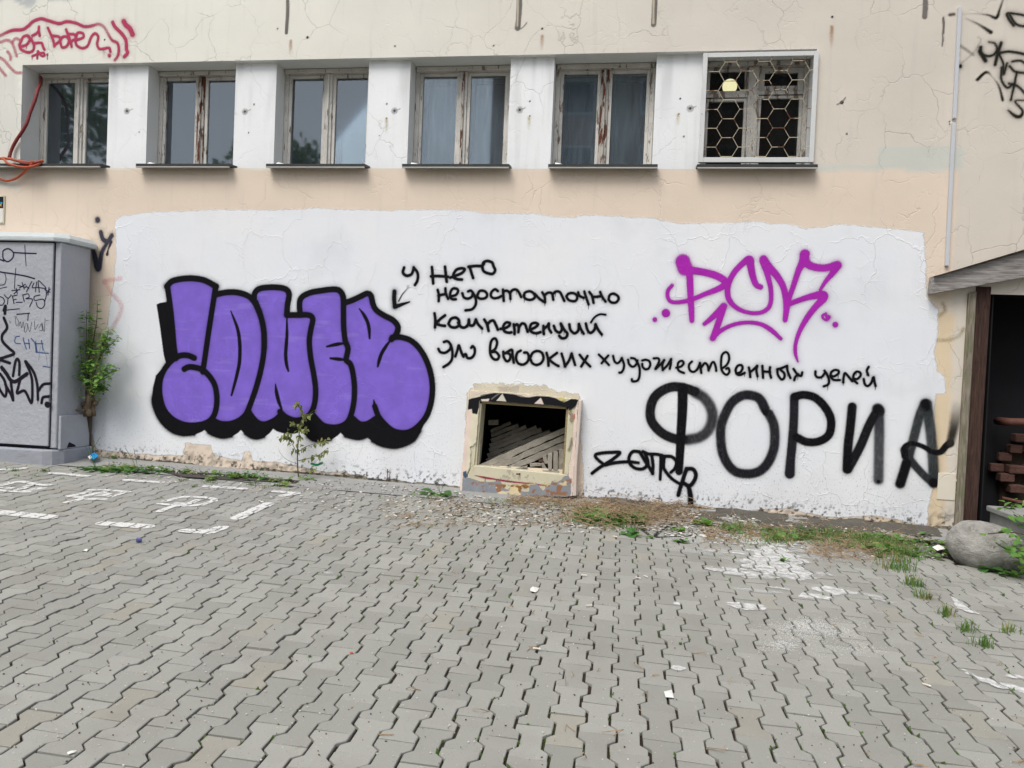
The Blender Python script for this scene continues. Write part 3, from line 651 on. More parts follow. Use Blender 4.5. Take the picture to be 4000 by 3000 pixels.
for ci in range(-4, 8):
    for ri in range(-8, 8):
        cx, cz = hx + 1.5 * A_ * ci, hz + math.sqrt(3) * A_ * (ri + (.5 if ci % 2 else 0)); vs = [(cx + A_ * math.cos(math.radians(60 * k)), cz + A_ * math.sin(math.radians(60 * k))) for k in range(6)]
        for k in range(6):
            p, q = vs[k], vs[(k + 1) % 6]; key = (round((p[0] + q[0]) * 200), round((p[1] + q[1]) * 200))
            if key in seen: continue
            seen.add(key); cl = clip(p, q)
            if cl: hs_.tube([(cl[0][0], -.018, cl[0][1]), (cl[1][0], -.018, cl[1][1])], .0025 if abs(p[1] - q[1]) > .01 else .0034, 5)
hs_.build('hexagon_mesh', M['wire'], gr)

# ------------------------------------------------------------------ hatch at the foot of the wall
HO, HS = (1700, 1400), 3.16
def HP(x, y, Y=-.085): return P3(HO[0] + x / HS, HO[1] + y / HS, Y)
ha = tag(empty('cellar_hatch', (-.86, -.04, .3)), 'open cellar hatch with flaking cream and pink frame full of concrete slabs', 'hatch')
def slab(name, quad, mat, Yf=-.085, Yb=0.004, bev=.006):
    f = [HP(x, y, Yf) for x, y in quad]; b = [(p[0], Yb, p[2]) for p in f]
    return MB().prism(f[::-1], b[::-1]).build(name, mat, ha, bevel=bev)
slab('frame_post', [(425, 400), (548, 526), (482, 1320), (440, 1345), (300, 1680), (322, 1600)], M['hatch_yellow'])
slab('frame_post', [(1768, 515), (1644, 598), (1592, 1432), (1640, 1440), (1640, 1700), (1692, 1700)], M['hatch_yellow'])
slab('outer_strip', [(1771, 512), (1812, 515), (1750, 1330), (1740, 1700), (1693, 1700)], M['hatch_pink'], Yf=-.10)
slab('frame_head', [(430, 398), (800, 418), (1240, 446), (1766, 508), (1644, 597), (1200, 565), (548, 523)], M['hatch_yellow'], Yf=-.084)
slab('frame_foot', [(441, 1347), (483, 1321), (1592, 1433), (1638, 1442), (1638, 1710), (305, 1690)], M['hatch_yellow'], Yf=-.092)
# inner casing boards
for q, nm in (([(548, 526), (480, 1320)], 'l'), ([(1644, 598), (1592, 1432)], 'r')):
    f = [HP(*q[0]), HP(*q[1])]; sgn = 1 if nm == 'l' else -1
    MB().prism([(f[0][0], -.07, f[0][2]), (f[0][0] + sgn * .018, -.07, f[0][2]), (f[1][0] + sgn * .018, -.07, f[1][2]), (f[1][0], -.07, f[1][2])], [(f[0][0], .14, f[0][2]), (f[0][0] + sgn * .018, .14, f[0][2]), (f[1][0] + sgn * .018, .14, f[1][2]), (f[1][0], .14, f[1][2])]).build('casing_board', M['hatch_yellow'] if nm == 'l' else M['hatch_dark'], ha)
a, b = HP(548, 524), HP(1644, 598)
MB().prism([(a[0], -.07, a[2]), (b[0], -.07, b[2]), (b[0], -.07, b[2] - .022), (a[0], -.07, a[2] - .022)][::-1], [(a[0], .16, a[2]), (b[0], .16, b[2]), (b[0], .16, b[2] - .022), (a[0], .16, a[2] - .022)][::-1]).build('casing_board', M['hatch_dark'], ha)
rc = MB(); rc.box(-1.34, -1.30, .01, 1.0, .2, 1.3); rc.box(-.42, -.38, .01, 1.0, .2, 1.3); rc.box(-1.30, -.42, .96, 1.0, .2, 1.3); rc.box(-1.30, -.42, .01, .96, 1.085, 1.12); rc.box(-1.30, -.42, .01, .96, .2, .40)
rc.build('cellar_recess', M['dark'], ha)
MB().tube([HP(1000, 1425, -.12), HP(1022, 1428, -.12), HP(1045, 1426, -.092)], .008, 6).build('nail', M['rust'], ha)
hl = Layer(-1.45, -.30, .18, 1.17, .005)
def HW_(pts): return [(HP(x, y)[0], HP(x, y)[2]) for x, y in pts]
pk = lin(222, 203, 190); hl.poly(HW_([(425, 400), (560, 440), (540, 1000), (440, 1100), (430, 1350), (300, 1690)]), lin(216, 208, 184), .004, 1, raggd=.03)
hl.poly(HW_([(395, 640), (458, 640), (425, 990), (380, 1340), (330, 1660), (290, 1660)]), pk, .003, 1, raggd=.02)
hl.poly(HW_([(1768, 515), (1715, 680), (1690, 1100), (1640, 1440), (1640, 1700), (1700, 1700)]), pk, .003, 1, raggd=.02)
hl.poly(HW_([(440, 400), (700, 412), (1240, 446), (1600, 480), (1560, 530), (1300, 470), (1150, 480), (1000, 440), (700, 425), (440, 480)]), lin(214, 200, 184), .003, 1, raggd=.02)
blk = (.012, .012, .014)
hl.poly(HW_([(410, 505), (560, 470), (640, 445), (740, 424), (860, 430), (960, 440), (1060, 475), (1160, 482), (1260, 462), (1400, 470), (1500, 495), (1590, 545), (1680, 500), (1772, 506), (1740, 575), (1650, 655), (1642, 604), (1500, 585), (1200, 565), (900, 545), (548, 524), (545, 600), (520, 690), (462, 680), (455, 625), (405, 632)]), blk, .003, 1, raggd=.008)
hl.poly(HW_([(832, 434), (758, 522), (880, 532)]), lin(205, 200, 188), .002); hl.poly(HW_([(1305, 485), (1225, 556), (1342, 568)]), lin(215, 200, 190), .002); hl.poly(HW_([(568, 505), (670, 498), (660, 530), (575, 530)]), lin(220, 205, 196), .002)
hl.stroke(HW_([(700, 500), (760, 455), (800, 430)]), .012, (.2, .2, .2), .003, .7); hl.poly(HW_([(1510, 488), (1570, 480), (1610, 520), (1560, 525)]), lin(205, 190, 90), .003, .8)
red = (.32, .035, .075); hl.stroke(HW_([(490, 1442), (620, 1470), (760, 1492), (900, 1515), (1060, 1532), (1220, 1548), (1370, 1570)]), [.004, .018, .012, .016, .010, .014, .004], red, .003, .9, drips=5)
hl.poly(HW_([(340, 1490), (380, 1395), (398, 1470), (470, 1488), (560, 1524), (690, 1532), (800, 1508), (850, 1598), (960, 1640), (1150, 1642), (1190, 1556), (1262, 1556), (1330, 1640), (1420, 1560), (1440, 1508), (1500, 1535), (1560, 1500), (1600, 1450), (1650, 1440), (1690, 1500), (1670, 1720), (330, 1720)]), lin(138, 142, 148), .003, 1, raggd=.02)
n = fbm(hl.A * 22, hl.B * 22, 4); reg = 1 - sstep(-.01, .01, sdf(np.array(HW_([(340, 1500), (900, 1560), (1500, 1530), (1690, 1480), (1680, 1720), (330, 1720)])), hl.A, hl.B)); hl.field(lin(150, 100, 55), reg * sstep(.56, .62, n) * .8); hl.field(lin(220, 205, 165), reg * sstep(.60, .64, fbm(hl.A * 9 + 7, hl.B * 14, 3)) * .9)
hl.poly(HW_([(345, 1400), (385, 1385), (400, 1440), (380, 1480), (345, 1450)]), lin(70, 84, 105), .003)
hl.stroke(HW_([(1660, 660), (1690, 700), (1680, 760)]), .03, lin(150, 135, 115), .004, .8); hl.stroke(HW_([(1690, 990), (1670, 1080), (1650, 1130)]), .02, lin(120, 115, 100), .01, .7); hl.stroke(HW_([(1722, 690), (1722, 745)]), .008, (.5, .05, .05), .002)
# keep the paint only where there is frame to carry it
outer = np.array(HW_([(425, 398), (800, 416), (1240, 444), (1770, 508), (1692, 1700), (300, 1700)])); inner = np.array(HW_([(548, 526), (1644, 599), (1592, 1432), (482, 1321)]))
hl.al = hl.al * (sdf(outer, hl.A, hl.B) < .001) * (sdf(inner, hl.A, hl.B) > -.001)
tag(link('old_paint_layers', hl.mesh('old_paint_layers', wallfn(-.0945)), M['spray'], ha), 'peeling black, pink, red and grey paint remains')
cr = Layer(-1.5, -.2, 1.0, 1.32, .006); cr.poly([W(1850, 1525), W(1855, 1500), W(1940, 1498), (W(1990, 1502)), W(2130, 1506), W(2180, 1530), W(2262, 1540), W(2275, 1570), W(2100, 1545), W(1836, 1536)], lin(208, 200, 182), .006, .85, raggd=.05); cr.poly([W(1945, 1512), W(1950, 1530), W(2025, 1532), W(2028, 1508)], lin(172, 164, 150), .004, .8, raggd=.02)
tag(link('broken_render', cr.mesh('broken_render', wallfn(-.0028)), M['spray'], ha), 'chipped render above the hatch')

# the concrete pieces stacked inside
def bar(label, p, q, th, w, mat='concrete_bar', group='concrete slabs stacked in the hatch', cat='slab', name='concrete_slab', seed=1):
    r = random.Random(seed); p = Vector(p); q = Vector(q); d = (q - p); n = max(2, int(d.length / .05)); t = d.normalized(); a = Vector((0, 1, 0)); a = (a - t * a.dot(t)).normalized(); b = t.cross(a).normalized()
    if b.z < 0: b = -b
    v = []; f = []
    for i in range(n + 1):
        c = p + d * i / n
        for sa, sb in ((-1, -1), (1, -1), (1, 1), (-1, 1)):
            v.append(tuple(c + a * (sa * w / 2 + r.gauss(0, .0025)) + b * (sb * th / 2 + r.gauss(0, .003)) + t * (r.gauss(0, .006) if 0 < i < n else 0)))
    for i in range(n):
        for k in range(4): f.append((4 * i + k, 4 * i + (k + 1) % 4, 4 * i + 4 + (k + 1) % 4, 4 * i + 4 + k))
    f += [(3, 2, 1, 0), (4 * n, 4 * n + 1, 4 * n + 2, 4 * n + 3)]
    o = MB().add(v, f).build(name, M[mat], None, bevel=.003); return tag(o, label, cat, group)
ord_ = ['topmost', 'second', 'third', 'fourth', 'fifth', 'sixth', 'seventh']
for i, (x0, y0, x1, y1) in enumerate(((678, 905, 928, 800), (690, 955, 1022, 822), (690, 1015, 1122, 840), (675, 1075, 1252, 850), (668, 1130, 1312, 878), (650, 1195, 1420, 905), (640, 1262, 1540, 900))):
    bar('%s slab from the top in the stepped stack at the back of the hatch' % ord_[i], HP(x0, y0, .56 - i * .03), HP(x1, y1, .62 - i * .03), .040, .13, seed=i)
for i, (x0, y0, x1, y1, l) in enumerate(((560, 1345, 1660, 858, 'upper long concrete slab lying diagonally across the hatch'), (700, 1365, 1660, 950, 'middle long concrete slab lying diagonally across the hatch'), (860, 1385, 1660, 1035, 'lower long concrete slab lying diagonally across the hatch'))):
    bar(l, HP(x0, y0, .02), HP(x1, y1, .22), .052, .08, seed=20 + i)
bar('short concrete offcut lying flat beside the standing blocks in the hatch', HP(1170, 1318, .02), HP(1305, 1312, .03), .026, .06, seed=31, name='concrete_block', cat='block')
bar('left one of two tall concrete blocks standing together in the hatch', HP(1420, 1165, .03), HP(1420, 1372, .02), .038, .06, seed=32, name='concrete_block', cat='block')
bar('right one of two tall concrete blocks standing together in the hatch', HP(1495, 1150, .03), HP(1490, 1375, .02), .040, .06, seed=33, name='concrete_block', cat='block')
bar('tallest concrete slab standing against the right side of the hatch', HP(1560, 1115, .04), HP(1552, 1425, .03), .044, .05, seed=34)
bar('small concrete stub leaning above the brick fragment in the hatch', HP(1352, 1190, .05), HP(1378, 1300, .04), .032, .05, seed=35, name='concrete_block', cat='block')
bar('small tilted concrete stub below the brick fragment in the hatch', HP(1318, 1290, .03), HP(1355, 1372, .03), .034, .05, seed=36, name='concrete_block', cat='block')
bar('red brick fragment wedged between the concrete blocks', HP(1280, 1262, .06), HP(1345, 1258, .06), .022, .05, 'brick', None, 'brick', 'brick_fragment', 37)
bar('flat concrete piece at the bottom edge left of the offcut', HP(960, 1372, .01), HP(1140, 1335, .02), .018, .08, seed=38, name='concrete_block', cat='block')
bar('flat concrete piece at the bottom edge under the two standing blocks', HP(1330, 1390, .0), HP(1530, 1402, .0), .018, .06, seed=39, name='concrete_block', cat='block')
bar('concrete lump on top of the stack in the left corner of the hatch', HP(665, 790, .36), HP(780, 785, .36), .05, .08, seed=40, name='concrete_block', cat='block')

# ------------------------------------------------------------------ right end: boarded opening
po = tag(empty('gateway', (3.0, 0, .1)), 'dark open gateway framed by old planks at the right end of the wall', 'gateway')
MB().prism([(2.800, -.028, -.2), (2.862, -.028, -.2), (2.872, -.028, 2.16), (2.812, -.028, 2.14)], [(2.800, .03, -.2), (2.862, .03, -.2), (2.872, .03, 2.16), (2.812, .03, 2.14)]).build('edge_board', M['wood_moss'], po, bevel=.005)
MB().prism([(2.864, -.01, -.2), (2.975, -.01, -.2), (2.99, -.01, 2.2), (2.874, -.01, 2.2)], [(2.864, .10, -.2), (2.975, .10, -.2), (2.99, .10, 2.2), (2.874, .10, 2.2)]).build('door_post', M['wood_brown'], po, bevel=.006)
MB().box(2.66, 2.80, -.006, .0, W(3740, 1955)[1], W(3740, 1850)[1]).build('hinge_plate', M['wallplain'], po, bevel=.002)
for yy in (1876, 1922): MB().tube([(W(3736, yy)[0], -.012, W(3736, yy)[1]), (W(3736, yy)[0], -.006, W(3736, yy)[1])], .009, 8).build('bolt', M['wallplain'], po)
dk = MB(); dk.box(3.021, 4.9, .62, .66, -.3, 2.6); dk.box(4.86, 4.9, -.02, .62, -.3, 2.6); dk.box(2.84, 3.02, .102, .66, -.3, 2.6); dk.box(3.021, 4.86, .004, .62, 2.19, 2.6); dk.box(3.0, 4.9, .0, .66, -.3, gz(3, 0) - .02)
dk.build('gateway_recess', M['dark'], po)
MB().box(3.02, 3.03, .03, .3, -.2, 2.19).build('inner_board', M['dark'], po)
x4 = 4400
bt, bb = [P3(3645, 1082, -.09), P3(4000, 980, -.09)], [P3(3638, 1147, -.09), P3(4000, 1083, -.09)]
def ext(a, b, t): return tuple(a[i] + (b[i] - a[i]) * t for i in range(3))
f = [bb[0], ext(*bb, 2.6), ext(*bt, 2.6), bt[0]]; bk = [(p[0], -.003, p[2]) for p in f]
be = tag(MB().prism(f, bk).build('canopy_board', M['wood_grey'], None, bevel=.006), 'weathered grey board slanting upwards over the dark gateway', 'board')
for dz, th, nm, mt, yy in ((.004, .020, 'roofing_felt', 'bark', -.13), (-.0, .0, None, None, 0)):
    if nm:
        f = [(bt[0][0], yy, bt[0][2] + dz), (f[2][0], yy, f[2][2] + dz), (f[2][0], yy, f[2][2] + dz + th), (bt[0][0] + .04, yy, bt[0][2] + dz + th * .5)]
        link(nm, MB().prism(f, [(p[0], -.002, p[2]) for p in f]).mesh(nm), M[mt], be)
f = [ext(*bb, 0), ext(*bb, 2.6)]; q = [(f[0][0], -.104, f[0][2]), (f[1][0], -.104, f[1][2]), (f[1][0], -.104, f[1][2] + .028), (f[0][0], -.104, f[0][2] + .022)]
link('lower_batten', MB().prism(q, [(p[0], -.0905, p[2]) for p in q]).mesh('lower_batten'), M['wood_grey'], be)
MB().box(3.42, 4.6, .585, .619, -.1, .80).build('rubble_backing', M['soil'], po)
br = tag(empty('broken_brick_wall', (3.4, .5, .3)), 'patch of broken red brickwork inside the dark gateway', 'brickwork')
rb = random.Random(3)
for j in range(6):
    for i in range(5):
        px, py = 3905 + i * 62 + (j % 2) * 28, 1910 - j * 40
        if px < 3900 + (j - 2) ** 2 * 7 or rb.random() < .12: continue
        px += rb.uniform(-5, 5); py += rb.uniform(-5, 5); x, _, z = P3(px, py, .5)
        MB().box(x - .066 * rb.uniform(.6, 1.05), x + .066 * rb.uniform(.6, 1.05), .50 + rb.uniform(-.04, .04), .584, z - .038, z + .036).build('brick', M['brick'], br, bevel=.01)
a = P3(3930, 1648, .35); b = P3(4300, 1655, .35)
tag(MB().tube([(a[0], .5, a[2]), (a[0] + .02, .35, a[2]), (b[0], .35, b[2])], .036, 12).build('rusty_pipe', M['rust'], None, True), 'thick rusty pipe crossing inside the dark gateway', 'pipe')
a = P3(3915, 1945, .30); b = P3(4300, 2030, .2)
tag(MB().tube([a, b], .014, 8).build('rusty_bar', M['rust'], None, True), 'thin rusty bar below the broken brickwork', 'pipe')
a = P3(3856, 1975, -.02); tz = a[2]
le = tag(empty('concrete_parapet', (a[0], -.6, tz - .4)), 'low concrete parapet with flat slab running out behind the boulder', 'parapet')
MB().box(a[0] + .03, a[0] + .9, -1.35, -.004, -.3, tz - .046).build('parapet_wall', M['conc'], le, bevel=.01)
MB().box(a[0], a[0] + .95, -1.38, -.003, tz - .045, tz).build('cap_slab', M['conc'], le, bevel=.008)

# plastic cable trunking
def trunk(label, x0, y0, x1, y1):
    a, b = W(x0, y0), W(x1, y1); w = .0135
    o = MB().prism([(a[0] - w, -.028, a[1]), (a[0] + w, -.028, a[1]), (b[0] + w, -.028, b[1]), (b[0] - w, -.028, b[1])][::-1], [(a[0] - w, -.001, a[1]), (a[0] + w, -.001, a[1]), (b[0] + w, -.001, b[1]), (b[0] - w, -.001, b[1])][::-1]).build('cable_trunking', M['trunking'], None, bevel=.003)
    tag(o, label, 'trunking', 'plastic cable trunking on the wall')
trunk('upper length of grey plastic cable trunking beside the black tag', 3746, 32, 3724, 466); trunk('lower length of grey plastic cable trunking ending above the slanting board', 3722, 483, 3695, 1040)

# orange cable
hb = tag(empty('orange_cable', (-6.3, 0, 3.2)), 'orange and dark red cable hanging from the leftmost window corner', 'cable')
def hose(pts, r, mat, nm='cable_loop'): MB().tube([Vector(p) for p in spline([P3(x, y, Y) for x, y, Y in pts], n=6)], r, 7).build(nm, M[mat], hb, True)
hose([(160, 302, .21), (158, 325, .14), (148, 350, .08), (137, 390, .04), (118, 440, .01), (105, 480, -.02), (88, 512, -.03), (66, 545, -.03), (47, 580, -.03), (36, 615, -.05)], .016, 'hose_dark', 'hanging_cable')
hose([(-60, 640, -.03), (0, 620, -.06), (20, 618, -.09), (60, 626, -.1), (110, 634, -.1), (150, 632, -.1), (168, 627, -.08)], .012, 'hose'); hose([(-40, 618, -.05), (10, 620, -.10), (30, 638, -.12), (70, 650, -.12), (110, 653, -.12), (150, 642, -.1), (168, 627, -.08)], .012, 'hose')
hose([(-60, 690, -.03), (0, 700, -.03), (30, 706, -.03), (62, 697, -.04), (90, 676, -.06), (112, 655, -.1), (130, 635, -.11), (122, 630, -.1)], .012, 'hose'); hose([(36, 615, -.05), (50, 622, -.09), (85, 636, -.11), (120, 640, -.11), (160, 630, -.1)], .010, 'hose_dark')
# framed notice at the left edge
no = tag(empty('wall_notice', (W(0, 820)[0], 0, W(0, 820)[1])), 'small framed notice on the wall at the left edge above the grey cabinet', 'notice')
x1, z1 = W(22, 765); x0 = x1 - .30; z0 = W(22, 874)[1]
MB().box(x0, x1, -.012, -.001, z0, z1).build('frame', M['hatch_yellow'], no, bevel=.002); zm = z0 + (z1 - z0) * .55
MB().box(x0 + .012, x1 - .012, -.0145, -.0125, zm, z1 - .012).build('picture', M['dark'], no); MB().box(x0 + .012, x1 - .012, -.0145, -.0125, z0 + .012, zm - .004).build('sheet', M['paper'], no)
pl = Layer(x0, x1, zm, z1, .003)
for cx_, cz_, r_, col in ((-.03, .05, .012, (.01, .3, .5)), (-.04, .03, .010, (.5, .5, .05)), (-.05, .055, .009, (.05, .1, .5)), (-.03, .018, .008, (.5, .05, .05)), (-.08, .04, .015, (.1, .4, .1))): pl.stroke([(x1 + cx_, zm + cz_)], r_ * 2, col, .002)
link('printed_picture', pl.mesh('printed_picture', wallfn(-.0155)), M['marker'], no)

# ------------------------------------------------------------------ graffiti
BLACK = (.006, .0055, .007)
def ST(origin, scale, text):
    return [[(origin[0] + float(q.split(',')[0]) / scale, origin[1] + float(q.split(',')[1]) / scale) for q in part.split()] for part in text.replace('\n', ' ').split('|') if part.strip()]
def tagpaint(label, groups, y=-.003, res=.004, cat='graffiti', name='graffiti', mat='spray', pad=.07, group=None):
    """groups: list of (origin, scale, strokes text, width in crop pixels, colour, options)"""
    allp = []; G_ = []
    for g in groups:
        o, sc_, tx, w, col = g[:5]; opt = g[5] if len(g) > 5 else {}; st_ = ST(o, sc_, tx); G_.append((st_, sc_, w, col, opt)); allp += st_
    L = layer_for(allp, y, res, pad)
    for st_, sc_, w, col, opt in G_:
        for p in st_:
            q = [W(a, b, y) for a, b in p]; m = np.hypot(*(np.array(W(p[0][0] + 10, p[0][1], y)) - np.array(W(p[0][0], p[0][1], y)))) / 10
            m *= opt.get('wide', 1.); ww = [v / sc_ * m for v in w] if isinstance(w, (list, tuple)) else w / sc_ * m
            if opt.get('fill'): L.poly(q, col, .003, opt.get('alpha', 1), smooth=opt.get('smooth', True))
            else: L.stroke(q, ww, col, opt.get('soft', .004), opt.get('alpha', 1), opt.get('halo', 0), opt.get('drips', 0), opt.get('smooth', True))
    if L.A.size and opt.get('post'): opt['post'](L)
    return tag(link(name, L.mesh(name, wallfn(y)), M[mat]), label, cat, group)

# purple piece
O7, S7 = (500, 900), 1.7015
violet = (.20, .125, .56)
fills = """265,360 330,326 400,318 480,324 540,345 585,378 560,520 535,680 515,820 500,930 440,910 400,870 315,850 295,640 280,500 |
445,850 400,830 350,830 300,855 250,910 215,980 210,1080 235,1180 290,1250 370,1290 450,1295 530,1275 575,1220 590,1130 580,1040 550,980 500,930 |
590,425 650,415 720,413 790,432 835,470 870,540 895,620 905,720 900,830 880,940 850,1050 815,1150 785,1220 740,1262 680,1285 620,1285 575,1265 590,1130 580,1040 545,975 500,930 515,820 540,640 565,510 |
845,420 870,390 930,378 1010,380 1055,395 1070,425 1060,490 1055,563 1130,563 1195,565 1225,580 1215,660 1205,740 1215,850 1235,960 1247,1060 1240,1150 1215,1215 1170,1250 1110,1262 1050,1240 1020,1222 975,1262 910,1288 860,1275 815,1225 800,1200 850,1040 885,910 905,780 903,670 880,560 850,480 |
1145,560 1140,490 1155,445 1210,415 1290,400 1370,392 1410,405 1428,450 1430,550 1432,650 1445,740 1460,775 1455,840 1450,862 1480,890 1497,960 1505,1040 1500,1130 1487,1210 1460,1272 1410,1303 1350,1308 1290,1290 1235,1235 1247,1100 1240,980 1215,850 1205,740 1215,660 1225,585 1195,563 |
1440,485 1490,465 1550,437 1590,418 1612,435 1628,490 1650,530 1700,565 1760,597 1793,635 1780,690 1755,712 1810,710 1880,733 1940,790 1985,870 2013,960 2023,1050 2013,1145 1985,1230 1935,1295 1880,1335 1820,1345 1760,1330 1710,1290 1665,1235 1640,1255 1590,1285 1540,1285 1495,1250 1490,1200 1503,1120 1505,1030 1495,950 1478,890 1450,862 1455,840 1460,775 1445,740 1430,640 1430,560"""
shadow = """190,492 212,482 270,472 300,640 330,850 300,880 262,920 252,880 238,830 214,650 |
270,870 220,925 185,965 165,1050 160,1130 185,1220 230,1290 290,1340 360,1362 440,1358 490,1338 508,1326 530,1345 570,1366 630,1380 690,1370 730,1345 750,1326 775,1352 810,1375 855,1386 905,1374 940,1348 964,1318 990,1335 1040,1350 1100,1352 1150,1338 1190,1372 1230,1398 1290,1406 1350,1392 1395,1362 1412,1344 1440,1370 1480,1386 1530,1390 1590,1374 1620,1402 1680,1432 1760,1447 1830,1435 1900,1400 1945,1335 1990,1240 1900,1100 1200,1000 500,1000"""
outl = """258,372 300,335 400,319 500,330 585,372 |
262,370 280,500 295,640 305,760 318,850 |
582,378 560,520 535,680 515,820 497,940 |
440,848 400,832 350,832 300,857 250,912 217,985 211,1080 235,1180 290,1250 370,1290 450,1295 530,1275 575,1222 591,1130 580,1040 548,978 500,930 450,912 405,908 374,922 |
590,425 650,413 720,412 790,432 835,470 870,540 895,620 905,720 900,830 880,940 850,1050 815,1150 785,1220 740,1262 680,1285 620,1285 575,1268 |
838,470 842,420 870,390 930,379 1010,381 1055,396 1070,430 1060,490 1055,563 |
850,480 880,560 903,670 905,780 |
800,1195 815,1225 860,1275 910,1288 975,1262 1020,1222 | 1010,1205 1050,1240 1110,1262 1170,1250 1215,1215 1240,1150 1247,1060 1235,960 1215,850 1205,740 1215,660 1228,590 1200,563 1130,563 1058,563 |
1145,560 1140,490 1155,445 1210,415 1290,400 1370,392 1410,405 1430,450 1432,550 1434,650 1445,745 |
1228,1225 1290,1290 1350,1308 1410,1303 1460,1272 1487,1210 1502,1130 1505,1040 1495,950 1478,890 1450,862 1455,830 1462,785 1450,750 |
1445,480 1490,465 1550,437 1590,420 1614,435 1628,490 1650,530 1700,565 1760,597 1793,640 1782,690 1750,725 |
1755,712 1810,710 1880,733 1940,790 1985,870 2013,960 2023,1050 2013,1145 1985,1230 1935,1295 1880,1335 1820,1345 1760,1330 1710,1290 1665,1235 1640,1170 |
1495,1250 1540,1285 1590,1285 1645,1252"""
inner_ = "683,535 705,590 727,650 740,720 744,800 740,880 724,960 706,1030 688,1095 | 1056,560 1056,700 1048,820 1054,890 1066,935 | 980,1022 988,1080 1003,1140 1022,1190 | 1445,750 1390,757 1322,772 | 1455,862 1400,856 1345,850 | 1537,520 1567,560 1592,610 1603,660 1606,718 | 1748,725 1715,770 1685,820 1668,870 1660,905 | 1633,1126 1642,1170 1660,1225"
def streaks(L):
    n = sstep(.66, .78, fbm(L.A * 3.2, L.B * 26, 4)) * (L.rgb[..., 2] > .2) * (L.al > .9) * .13; L.field((.42, .36, .72), n * 1.)
    pass
tagpaint('large purple bubble-letter piece with thick black outline and black drop shadow',
    [(O7, S7, shadow, 0, BLACK, dict(fill=True, smooth=False)), (O7, S7, "185,1040 160,1130 185,1220 230,1290 290,1340 360,1362 440,1358 | 530,1345 570,1366 630,1380 690,1370 | 775,1352 810,1375 855,1386 905,1374 | 1190,1372 1230,1398 1290,1406 1350,1392 | 1440,1370 1530,1390 1590,1374 | 1620,1402 1680,1432 1760,1447 1830,1435 1900,1400 1945,1335", 12, BLACK, dict(halo=.45, soft=.010)),
     (O7, S7, fills, 0, violet, dict(fill=True)), (O7, S7, outl, 39, BLACK, dict(soft=.005, halo=.28)), (O7, S7, inner_, [8, 20, 25, 25, 25, 22, 14], BLACK, dict(soft=.0035, post=streaks))], y=-.0030, res=.006)

T1, T2, T3, T4, s3, s4 = (1500, 980), (1960, 1080), (2300, 1340), (2860, 1380), 3.318, 3.687
K1 = dict(soft=.0032, halo=.17, wide=1.06); K2 = dict(soft=.0032, halo=.17, drips=1, wide=1.06)
tagpaint('top line of the black handwritten sentence, two short words beside the arrow',
    [(T1, s3, "260,215 245,280 290,320 350,305 375,260 385,215 | 385,220 425,265 440,320 430,390 400,440 | 620,210 628,290 637,420 | 790,205 800,300 812,400 | 610,330 700,325 830,335 | 860,345 930,320 1010,285 1045,240 1010,225 945,240 905,290 900,340 950,365 1010,370 | 1095,205 1180,195 1255,195 | 1110,210 1135,290 1155,350 | 1275,200 1290,150 1340,130 1400,150 1420,200 1440,250 1410,295 1350,290 1290,260 1275,200 1295,165", 36, BLACK, K1)], y=-.0036)
tagpaint('second line of the black handwritten sentence, one long word',
    [(T1, s3, "695,505 710,570 708,650 | 795,485 800,550 830,620 | 705,580 760,565 805,560 | 860,590 930,570 960,520 940,490 890,490 860,540 860,600 890,625 930,625 | 1015,548 1035,600 1085,618 1135,595 1150,555 | 1090,525 1125,515 1160,555 1190,630 1185,700 1140,755 1055,770 | 1210,570 1240,520 1300,520 1335,560 1320,605 1260,620 1215,600 1210,570 | 1475,520 1440,498 1395,530 1385,580 1420,612 1480,605 1520,585", 34, BLACK, K1),
     (T2, s3, "15,170 20,240 25,315 | 20,190 70,185 105,220 112,290 | 105,215 140,175 190,170 225,210 250,265 | 290,250 300,210 360,190 410,215 430,260 400,295 340,300 295,275 285,240 | 430,225 480,280 540,325 | 525,205 555,260 560,335 | 555,240 600,210 650,220 668,300 | 660,230 700,195 750,200 780,250 810,315 | 840,250 870,220 930,215 975,250 970,300 930,320 870,305 840,265 840,250 | 990,205 1010,250 1060,275 | 1070,195 1090,260 1125,360 | 1135,200 1170,250 1190,340 | 1275,200 1300,260 1345,325 | 1180,265 1240,260 1290,255 | 1385,290 1400,240 1450,222 1500,250 1515,290 1480,335 1420,335 1385,300", 34, BLACK, K2)], y=-.0036)
tagpaint('third line of the black handwritten sentence, word ending in a curled accent',
    [(T1, s3, "655,810 665,900 660,990 | 790,835 720,890 680,940 740,965 790,970 | 840,930 870,880 930,865 970,900 970,960 930,990 870,985 835,945 | 960,930 1000,985 1050,990 1090,950 1100,890 | 1100,900 1110,960 1160,960 1190,890 | 1190,890 1220,950 1270,1005 | 1300,890 1335,950 1355,1035 | 1340,950 1380,910 1420,905 1450,960 1475,1020 | 1510,1010 1570,1000 1620,970 1630,935 1580,930 1545,980 1560,1040 1620,1060 1650,1055", 36, BLACK, K2),
     (T2, s3, "155,620 165,690 165,745 | 165,640 200,620 220,660 215,720 | 225,655 260,610 300,620 320,670 335,715 | 365,690 430,660 470,620 430,600 380,620 365,680 390,720 450,735 500,720 | 540,640 540,700 545,745 | 545,680 590,640 610,610 610,670 640,725 | 675,640 700,700 750,725 780,680 765,610 | 770,620 810,690 850,740 830,790 780,800 745,770 | 875,620 890,690 940,735 990,700 1000,615 | 1000,620 1030,690 1060,740 | 1090,610 1110,690 1150,730 1200,690 1215,620 | 1215,620 1250,690 1295,750", 36, BLACK, K2), (T2, s3, "1155,595 1200,530 1270,490 1345,495", 26, BLACK, K1)], y=-.0036)
